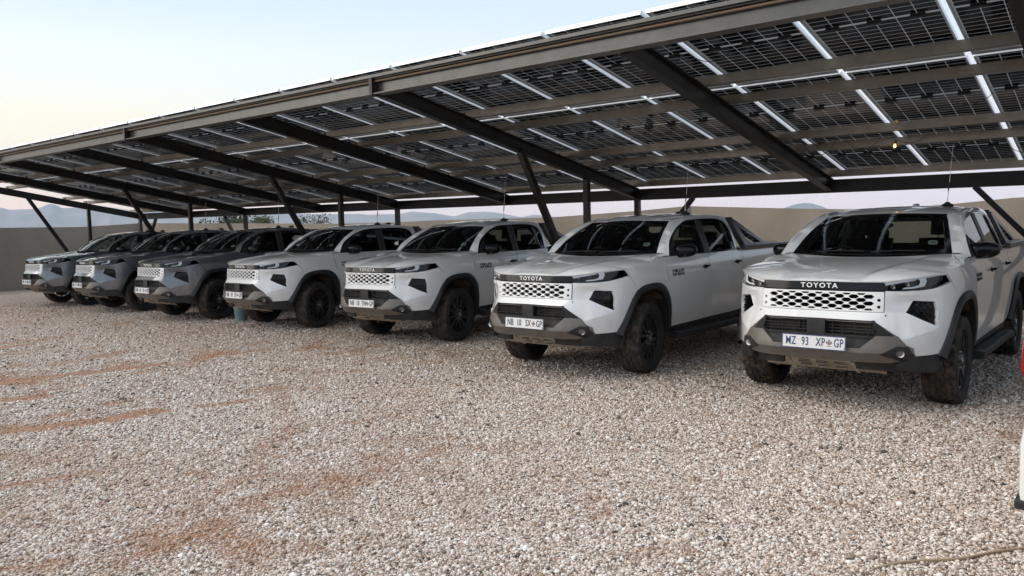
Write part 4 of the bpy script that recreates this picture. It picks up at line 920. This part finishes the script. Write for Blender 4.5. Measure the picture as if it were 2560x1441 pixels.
    s_ = MB(); s_.tube([(.443, 1.70, zr + .04), (.446, 1.70, zr + .10), (.450, 1.70, zr + .16)], [.006, .0035, .004], 6); s_.tube([(.450, 1.70, zr + .16), (.458, 1.705, zr + .25)], .0075, 6, 1); s_.tube([(.458, 1.705, zr + .25), (.485, 1.71, zr + .64)], [.0035, .002], 6)
    add('ant', 'aerial_whip', s_.mesh('aerial_whip', (M['steel'], M['plastic'])), 'antb')
    s_ = MB(); s_.prism([(2.22, 0), (2.40, 0), (2.38, .055), (2.34, .06)], lambda y, z: (-.03, y, float(zc(y)) - .006 + z), lambda y, z: (.03, y, float(zc(y)) - .006 + z)); add('fin', 'roof_fin', s_.mesh('roof_fin', (M['black_gloss'],), bevel=.008))
    # ---- cabin
    s_ = MB(); s_.prism([(.36, 1.24), (.80, 1.235), (.95, 1.14), (.95, .75), (.36, .75)], lambda y, z: (-.76, y, z), lambda y, z: (.76, y, z)); s_.box(-.18, .12, .72, .90, 1.20, 1.30); add('dash', 'dashboard', s_.mesh('dashboard', (M['seat'],), bevel=.03))
    s_ = MB(); T_ = Matrix.Translation((-.38, 1.04, 1.17)) @ Matrix.Rotation(R(-62), 4, 'X')
    s_.tube([tuple(T_ @ Vector((.185 * math.cos(a), .185 * math.sin(a), 0))) for a in np.linspace(0, 2 * math.pi, 29)], .016, 8, cap=False); s_.box(-.16, .16, -.03, .03, -.02, 0, 0, T_); s_.tube([tuple(T_ @ Vector((0, 0, 0))), tuple(T_ @ Vector((0, 0, -.25)))], .04, 8)
    add('steer', 'steering_wheel', s_.mesh('steering_wheel', (M['seat'],), 40))
    for k, x in enumerate((-.38, .38)):
        s_ = MB(); s_.prism([(1.30, .78), (1.78, .74), (1.80, .90), (1.32, .92)], lambda y, z: (x - .25, y, z), lambda y, z: (x + .25, y, z)); s_.prism([(1.72, .86), (1.86, .86), (2.02 - .06, 1.40), (1.86, 1.40)], lambda y, z: (x - .24, y, z), lambda y, z: (x + .24, y, z)); s_.prism([(1.87, 1.44), (1.97, 1.43), (1.985, 1.60), (1.90, 1.60)], lambda y, z: (x - .13, y, z), lambda y, z: (x + .13, y, z)); s_.bar((x - .06, 1.92, 1.38), (x - .06, 1.93, 1.46), .012, .012, 1); s_.bar((x + .06, 1.92, 1.38), (x + .06, 1.93, 1.46), .012, .012, 1)
        add('seat%d' % k, 'front_seat', s_.mesh('front_seat', (M['seat'], M['steel']), 60, bevel=.025))
    s_ = MB(); s_.prism([(2.22, .78), (2.30, .78), (2.44, 1.32), (2.34, 1.34)], lambda y, z: (-.66, y, z), lambda y, z: (.66, y, z))
    for x in (-.42, .42): s_.box(x - .12, x + .12, 2.34, 2.43, 1.34, 1.50)
    add('bench', 'rear_seat', s_.mesh('rear_seat', (M['seat'],), bevel=.03))
    rows = [[(x, y, float(roof(x, y)[2]) - .03) for x in np.linspace(-.56, .56, 9)] for y in np.linspace(1.12, 2.42, 8)]; add('headl', 'headlining', grid_mesh(rows, (M['trim'],), 40))
    s_ = MB()
    for sg in (1,):
        s_.tube([(.715, .62, 1.27), (.66, .82, 1.40), (.60, 1.02, 1.52), (.565, 1.16, 1.60)], .03, 8); s_.tube([(.625, 1.535, 1.64), (.79, 1.48, 1.25), (.80, 1.47, .9)], .04, 8); s_.tube([(.60, 1.15, 1.645), (.63, 1.5, 1.655), (.63, 2.1, 1.64), (.67, 2.32, 1.48), (.76, 2.36, 1.24)], .035, 8)
    both('ptrim', 'pillar_trim', s_.mesh('pillar_trim', (M['trim'],), 40))
    s_ = MB(); s_.box(.845, .862, .50, 2.38, .60, 1.235); both('dcard', 'door_card', s_.mesh('door_card', (M['seat'],)))
    s_ = MB(); c = Wsc(np.array(0.), np.array(.83)); s_.lathe([(0, -.012), (.03, -.012), (.035, 0), (.03, .012), (0, .012)], 12, 0, 'z', Matrix.Translation(c + np.array([0, .09, -.07])) @ Matrix.Rotation(R(85), 4, 'X') @ Matrix.Scale(3.2, 4, (1, 0, 0))); s_.tube([c + np.array([0, .02, -.01]), c + np.array([0, .09, -.06])], .01, 6); add('rvm', 'rear_view_mirror', s_.mesh('rear_view_mirror', (M['seat'],), 40))
    return parts

def tyre_mesh():
    RO, WD = .388, .262; n = 144; prof = []
    for t in np.linspace(-1, 1, 27): prof.append((t * WD / 2 * .93, RO - .012 * abs(t) ** 4 - .0, True))
    side_ = [(.131, .366), (.137, .350), (.139, .330), (.136, .308), (.130, .290), (.122, .274), (.118, .264), (.10, .256)]
    full = [(-a, r_, False) for a, r_ in side_[::-1]] + prof + [(a, r_, False) for a, r_ in side_]
    V = []; Fc = []; Mi = []
    for i in range(n):
        a = 2 * math.pi * i / n
        for j, (x, r_, tr) in enumerate(full):
            rr = r_
            if tr:
                k = j - len(side_); row = k // 5; pos = k % 5; zig = (i // 3) % 2
                if (k + zig) % 6 == 0 and 2 < k < 24: rr -= .011
                elif (i + row * 2) % 6 == 0: rr -= .009
                elif (k <= 2 or k >= 24) and i % 6 in (0, 1): rr -= .010
            elif j in (len(side_) - 1, len(side_) + 27) and i % 6 in (0, 1): rr -= .006; x = x * .985
            V.append((x, rr * math.cos(a), rr * math.sin(a)))
    m = len(full)
    for i in range(n):
        for j in range(m - 1):
            i2 = (i + 1) % n; Fc.append((i * m + j, i2 * m + j, i2 * m + j + 1, i * m + j + 1)); Mi.append(1 if len(side_) - 2 <= j <= len(side_) + 26 else 0)
    me = mesh_from('tyre', V, Fc, (M['rubber'], M['tread']), None, Mi)
    bm = bmesh.new(); bm.from_mesh(me); bmesh.ops.recalc_face_normals(bm, faces=bm.faces); bm.to_mesh(me); bm.free()
    me.polygons.foreach_set('use_smooth', [True] * len(me.polygons)); me.update(); me.set_sharp_from_angle(angle=R(30)); return me
def rim_mesh():
    s = MB()
    s.lathe([(.232, .118), (.236, .112), (.226, .098), (.212, .085), (.205, .04), (.205, -.10), (.235, -.118)], 48, 0, 'x')
    for k in range(6):
        a = k * math.pi / 3 + .2; T = Matrix.Rotation(a, 4, 'X')
        for sg in (-1, 1):
            p = [(.052, sg * .004), (.050, sg * .034), (.120, sg * .044), (.206, sg * .075), (.213, sg * .046), (.13, sg * .014)]
            s.prism(p, lambda u, v: T @ Vector((.098 - .10 * max(0, .12 - u) if u < .12 else .098, v, u)), lambda u, v: T @ Vector((.058, v, u)))
        s.lathe([(0, .112), (.009, .111), (.011, .088)], 8, 1, 'x', T @ Matrix.Translation((0, .0, .060)) @ Matrix.Rotation(0, 4, 'X'))
        s.box(.060, .090, -.006, .006, .12, .20, 0, T)
    s.lathe([(0, .118), (.030, .117), (.036, .108), (.046, .098), (.056, .09), (.06, .06)], 24, 0, 'x')
    s.lathe([(.026, .1185), (.029, .1200), (.032, .1175)], 24, 1, 'x')
    s.tube([(.1195, .018 * math.cos(a), .008 * math.sin(a) + .004) for a in np.linspace(0, 2 * math.pi, 15)], .0018, 5, 1, False)
    s.tube([(.1195, .007 * math.cos(a), .016 * math.sin(a)) for a in np.linspace(0, 2 * math.pi, 15)], .0018, 5, 1, False)
    s.V = [(v[0], v[1] * 1.13, v[2] * 1.13) for v in s.V]
    return s.mesh('rim', (M['rim'], M['steel']), 30, fixn=True)
def disc_mesh():
    s = MB(); s.lathe([(.0, .02), (.07, .02), (.075, 0), (.155, 0), (.155, -.02), (.06, -.02)], 32, 0, 'x'); s.box(-.035, .02, -.06, .06, .09, .19, 1); s.lathe([(.205, -.1), (.0, -.1)], 24, 1, 'x'); return s.mesh('brake_disc', (M['steel'], M['under']), 40)

PARTS = build_parts(); TY, RM, BD = tyre_mesh(), rim_mesh(), disc_mesh()
MIRW = {}
PAINTED = {}
def painted(me, grey):
    if not grey or M['white'].name not in [m.name for m in me.materials]: return me
    if me.name not in PAINTED:
        c = me.copy(); c.materials[0] = M['grey']; PAINTED[me.name] = c
    return PAINTED[me.name]
KEEPWHITE = {'grille'}
def make_plate(root, text, mt):
    s = MB(); s.box(-.262, .262, -.004, .004, -.058, .058); s.mesh
    fr = s.mesh('number_plate', (M['plate'],), bevel=.003); p = obj('number_plate', fr, root, (-.0, float(F(0, .60)) - .050, .603), (R(-4), 0, 0))
    s = MB()
    for x0, x1, z0, z1 in ((-.262, .262, .052, .058), (-.262, .262, -.058, -.052), (-.262, -.255, -.052, .052), (.255, .262, -.052, .052)): s.box(x0, x1, -.0065, -.0035, z0, z1)
    obj('plate_border', s.mesh('plate_border', (mt,)), p)
    a, b, c = text.split(' ')
    for body, x in ((a, -.185), (b, -.065), (c, .06), ('GP', .205)):
        t = text_mesh(body, .098, .0012, (mt,), 1.06, .62, .0003); obj('lettering', t, p, (x, -.0055, 0), (R(90), 0, 0))
    s = MB(); q = lambda x, z: (x, -.0055, z); q2 = lambda x, z: (x, -.0035, z)
    s.prism([(.118, -.012), (.130, -.020), (.142, -.012), (.142, .010), (.118, .010)], q, q2); s.prism([(.126, .012), (.134, .012), (.137, .024), (.130, .030), (.123, .024)], q, q2, 1)
    for sg in (-1, 1): s.prism([(.130 + sg * .015, -.010), (.130 + sg * .022, -.008), (.130 + sg * .020, .018), (.130 + sg * .014, .012)], q, q2, 1)
    s.box(.112, .150, -.0055, -.0035, -.030, -.025); s.box(.245, .253, -.0055, -.0035, -.042, -.034, 1)
    obj('plate_crest', s.mesh('plate_crest', (M['crest'], mt)), p)

TRUCKS = [  # x, y, yaw, grey?, plate, steer, label
    (-20.43, 7.83, .020, True, 'NB 10 WR', 3, 'dark grey double cab pickup at the far left end, plate NB 10 WR GP'),
    (-17.70, 7.90, -.020, True, 'NB 10 WP', -3, 'middle one of the three dark grey pickups, second from the left end'),
    (-14.56, 7.80, .015, True, 'NB 10 VJ', 9, 'dark grey pickup nearest the white ones, plate NB 10 VJ GP'),
    (-11.70, 8.00, -.025, False, 'NB 10 SV', 11, 'white pickup beside the grey ones, plate NB 10 SV GP, green bucket by its bumper'),
    (-8.53, 8.02, .040, False, 'NB 10 TW', 6, 'white double cab pickup with plate NB 10 TW GP'),
    (-5.046, 7.378, -.019, False, 'NB 10 SX', 8, 'white pickup second from the right, plate NB 10 SX GP, side step showing'),
    (-2.112, 7.556, -.016, False, 'MZ 93 XP', 1, 'white pickup at the right end, blue lettered plate MZ 93 XP GP'),
]
def make_truck(x, y, yaw, grey, plate, steer, label):
    root = empty('pickup_truck', (x, y, 0), yaw); tag(root, label, 'pickup truck', 'pickup trucks parked in a row under the solar carport')
    made = {}
    for key, nm, me, par, loc, rot in PARTS:
        o = bpy.data.objects.new(nm, me if key in KEEPWHITE else painted(me, grey))
        if loc is not None: o.location = loc
        if rot is not None: o.rotation_euler = rot
        made[key] = link(o, made[par] if par else root)
    for sx, yy in ((1, 0), (-1, 0), (1, 3.085), (-1, 3.085)):
        w_ = empty('wheel', (sx * .795, yy, .386), 0, root)
        w_.rotation_euler = (rng.uniform(0, 6), 0, (0 if sx > 0 else math.pi) + (R(steer) if yy == 0 else 0)); w_.rotation_mode = 'XYZ'
        for nm, me in (('tyre', TY), ('rim', RM), ('brake_disc', BD)): obj(nm, me, w_)
    make_plate(root, plate, M['plate_blue'] if plate.startswith('MZ') else M['plate_black'])
    return root
for t_ in TRUCKS: make_truck(*t_)

# ================================================================== small things
# bucket
b0 = rayhit(604, 803, 'Z', 0)
BG = mat('green_plastic', (.16, .24, .25), .5, noise=(8., (.12, .18, .19), .4, .7))
s = MB(); s.lathe([(0, .004), (.098, .0), (.104, .006), (.128, .235), (.131, .24), (.136, .24), (.136, .262), (.132, .275), (.126, .275), (.122, .262), (.098, .02), (0, .018)], 36)
for a in (0, math.pi): s.box(.128 * math.cos(a) - .012, .128 * math.cos(a) + .012, -.02, .02, .20, .25)
bk = empty('bucket', b0); tag(bk, 'grey green plastic bucket on the gravel before a white pickup', 'bucket'); obj('tub', s.mesh('tub', (BG,), 35), bk)
s = MB(); s.tube([(.134 * math.cos(a), .05 + .0 * a, .235 - .13 * math.sin(a)) if False else (.137 * math.cos(a), -.137 * math.sin(a) * .93, .245 - .05 * math.sin(a)) for a in np.linspace(0, math.pi, 15)], .003, 6); obj('bail_handle', s.mesh('bail_handle', (M['steel'],)), bk)
# white car whose tail just enters the frame at the right edge
CR = empty('parked_car', (rayhit(2545, 1200, 'Y', 3.46).x + .046, 3.46, 0)); tag(CR, 'white car with red tail lamp, cut off by the right edge', 'car')
CW = mat('car_white', (.78, .78, .76), .3, 0, .5, 1., noise=(4., (.70, .69, .66), .5, .75)); CWD = 1.72
def slab(prof, inset, m_, nm, y0=0., y1=CWD, bev=.03, par=CR):
    s = MB(); s.prism(prof, lambda x, z: (x, y0 + inset(x, z), z), lambda x, z: (x, y1 - inset(x, z), z)); return obj(nm, s.mesh(nm, (m_,), 50, bevel=bev), par)
slab([(-.018, .44), (-.018, .84), (-.012, 1.00), (.04, 1.10), (3.0, 1.06), (3.95, .98), (4.18, .80), (4.2, .42)], lambda x, z: .03 * max(0, z - .8), CW, 'body', bev=.05)
slab([(.10, 1.085), (.42, 1.56), (.62, 1.60), (2.05, 1.61), (2.25, 1.57), (3.05, 1.05)], lambda x, z: .04 + .30 * (z - 1.08), M['black_gloss'], 'window_band', bev=.02)
slab([(.30, 1.585), (.62, 1.615), (2.05, 1.625), (2.30, 1.575), (2.05, 1.60), (.62, 1.59)], lambda x, z: .185, CW, 'roof', bev=.008)
slab([(-.03, .44), (-.045, .55), (-.045, .74), (-.03, .82), (.0, .845), (.30, .845), (.30, .42), (.0, .41)], lambda x, z: -.012, CW, 'rear_bumper', bev=.025)
s = MB(); s.box(-.055, .34, -.022, CWD + .022, .485, .520); obj('bumper_strip', s.mesh('bumper_strip', (M['plastic'],), bevel=.006), CR)
for y0 in (-.008, CWD - .112):
    s = MB(); s.prism([(-.040, .985), (-.050, 1.03), (-.044, 1.13), (-.01, 1.205), (.18, 1.20), (.16, 1.02), (.10, .97)], lambda x, z: (x, y0, z), lambda x, z: (x, y0 + .12, z)); obj('tail_lamp', s.mesh('tail_lamp', (M['redlamp'],), 50, bevel=.02), CR)
for x0 in (.78, 3.35):
    for y0, rz in ((.12, -90), (CWD - .12, 90)):
        w_ = empty('wheel', (x0, y0, .315), 0, CR); w_.rotation_euler = (0, 0, R(rz)); w_.scale = (.8, .82, .82)
        for nm, me_ in (('tyre', TY), ('rim', RM)): obj(nm, me_, w_)
    s = MB(); s.lathe([(.37, -.02), (.37, .25)], 28, 0, 'z', Matrix.Translation((x0, .0, .33)) @ Matrix.Rotation(R(-90), 4, 'X')); s.lathe([(.36, -.008), (0, -.008)], 28, 0, 'z', Matrix.Translation((x0, -.0, .33)) @ Matrix.Rotation(R(-90), 4, 'X')); obj('wheel_arch', s.mesh('wheel_arch', (M['dark'],), 50), CR)
# rope on the stones
RP = mat('hemp_rope', (.33, .245, .165), .9, bump=(120, .8, .003))
pts = [rayhit(u, v, 'Z', .004) for u, v in ((2180, 1425), (2250, 1408), (2330, 1402), (2400, 1398), (2470, 1384), (2540, 1374), (2640, 1366), (2760, 1362))]
pa = np.array([tuple(p) for p in pts]); sp_ = np.concatenate([[0], np.cumsum(np.linalg.norm(np.diff(pa, axis=0), axis=1))]); fx = [spl(sp_, pa[:, k]) for k in range(3)]
s = MB()
for st in range(3):
    q = []
    for d in np.arange(0, sp_[-1], .006):
        c = np.array([f_(d) for f_ in fx]); ph = d * 2 * math.pi / .045 + st * 2.094; q.append(tuple(c + np.array([math.cos(ph) * .2, math.cos(ph) * .8, math.sin(ph)]) * .0052))
    s.tube(q, .0055, 6)
tag(obj('rope', s.mesh('rope', (RP,), 60)), 'tan rope lying on the pebbles at the bottom right', 'rope')
# twigs and scraps
TW = mat('dry_twig', (.05, .04, .03), .8)
for u0, v0, u1, v1, r_, lab in ((1772, 966, 1828, 974, .004, 'thin dark twig on the gravel before the two right pickups'), (1162, 952, 1186, 956, .007, 'short dark stick lying alone in the middle of the yard'), (300, 997, 316, 1001, .010, 'dark scrap of bark on the stones at left')):
    p, q = rayhit(u0, v0, 'Z', .015), rayhit(u1, v1, 'Z', .018); m_ = (p + q) / 2 + Vector((.02, .01, .008)); s = MB(); s.tube([p, m_, q], [r_, r_, r_ * .5], 6)
    if r_ == .004: s.tube([m_, m_ + Vector((.10, .05, .02))], [.003, .0015], 5)
    tag(obj('twig', s.mesh('twig', (TW,), 60)), lab, 'twig')
# leaf litter gathered behind the wheels and between the bays
LM = [mat('fallen_leaf_%s' % n, c, .8) for n, c in (('yellow', (.42, .33, .12)), ('green', (.17, .19, .07)), ('brown', (.22, .14, .07)))]
V = []; Fc = []; Mi = []
for cx, cy, sx, sy, n in ((-6.8, 9.0, .45, .9, 700), (-6.6, 7.2, .7, .5, 260), (-7.6, 6.9, .9, .4, 320), (-10.2, 8.6, .5, .8, 420), (-4.6, 7.6, .9, .8, 220), (-3.6, 7.8, .5, .9, 200), (-9.6, 7.2, .8, .4, 200), (-6.0, 10.5, 1.5, 1.5, 500)):
    for _ in range(n):
        x, y = rng.normal(cx, sx), rng.normal(cy, sy); a = rng.uniform(0, 6.28); l, w_ = rng.uniform(.012, .026), rng.uniform(.006, .011); z = .012 + rng.uniform(0, .014); c, q = math.cos(a), math.sin(a); b = len(V); tz = rng.uniform(-.006, .006)
        V += [(x - c * l, y - q * l, z - tz), (x - q * w_, y + c * w_, z + .003), (x + c * l, y + q * l, z + tz), (x + q * w_, y - c * w_, z + .003)]; Fc.append((b, b + 1, b + 2, b + 3)); Mi.append(int(rng.choice(3, p=(.5, .25, .25))))
tag(obj('leaf_litter', mesh_from('leaf_litter', V, Fc, LM, None, Mi)), 'yellow and brown fallen leaves scattered between the pickups', 'leaves', kind='stuff')
# trees beyond the wall
BK = mat('bark', (.11, .085, .065), .9)
def tree(u, v, D, wid, leaf, col, label, seed):
    rg = np.random.default_rng(seed); top_ = dirp(u, v, D); H = top_.z; root = empty('tree', (top_.x, top_.y, -.1)); tag(root, label, 'tree', 'small trees beyond the wall')
    s = MB(); tips = []
    def grow(p, d, l, r_, dep):
        q = p + d * l; m_ = (p + q) / 2 + Vector(rg.normal(0, .06 * l, 3)); s.tube([p, m_, q], [r_, r_ * .8, r_ * .6], 6)
        if dep == 0: tips.append(q); return
        tips.append(m_)
        for _ in range(3 if dep > 1 else 4):
            nd = (d * .55 + Vector((rg.normal(0, .62) * wid / H * 1.25, rg.normal(0, .62) * wid / H * 1.25, rg.uniform(-.05, .55)))).normalized(); grow(q, nd, l * rg.uniform(.55, .8), r_ * .55, dep - 1)
    for k in range(3): grow(Vector((rg.normal(0, .15), rg.normal(0, .15), 0)), Vector((rg.normal(0, .35), rg.normal(0, .35), 1)).normalized(), H * .36, H * .022, 3)
    obj('trunk', s.mesh('trunk', (BK,), 60), root)
    T = np.array([tuple(t) for t in tips]); lv = []; lf = []
    for t in T:
        for _ in range(leaf):
            c = t + rg.normal(0, .26 * wid / 3, 3); a, b = rg.normal(0, 1, 3), rg.normal(0, 1, 3); a /= np.linalg.norm(a); b -= a * (a @ b); b /= np.linalg.norm(b); sz = rg.uniform(.06, .13) * wid / 3; k = len(lv)
            lv += [c - a * sz, c + b * sz * .6, c + a * sz, c - b * sz * .6]; lf.append((k, k + 1, k + 2, k + 3))
    sc_ = H / max(T[:, 2].max(), .1)
    obj('crown', mesh_from('crown', lv, lf, (mat('foliage', col, .8, noise=(1.5, tuple(c * .55 for c in col), .4, .6)),)), root)
    root.scale = (sc_, sc_, sc_)
tree(566, 541, 95, 3.4, 12, (.085, .10, .045), 'low olive green tree behind the wall, leftmost of four', 21)
tree(612, 539, 110, 3.2, 7, (.15, .125, .09), 'dry brownish tree behind the wall, second from the left', 22)
tree(665, 544, 95, 2.6, 12, (.10, .115, .05), 'small rounded green tree behind the wall beside a post', 23)
tree(778, 536, 100, 3.6, 3, (.14, .11, .08), 'sparse bare branched tree behind the wall, rightmost of four', 24)
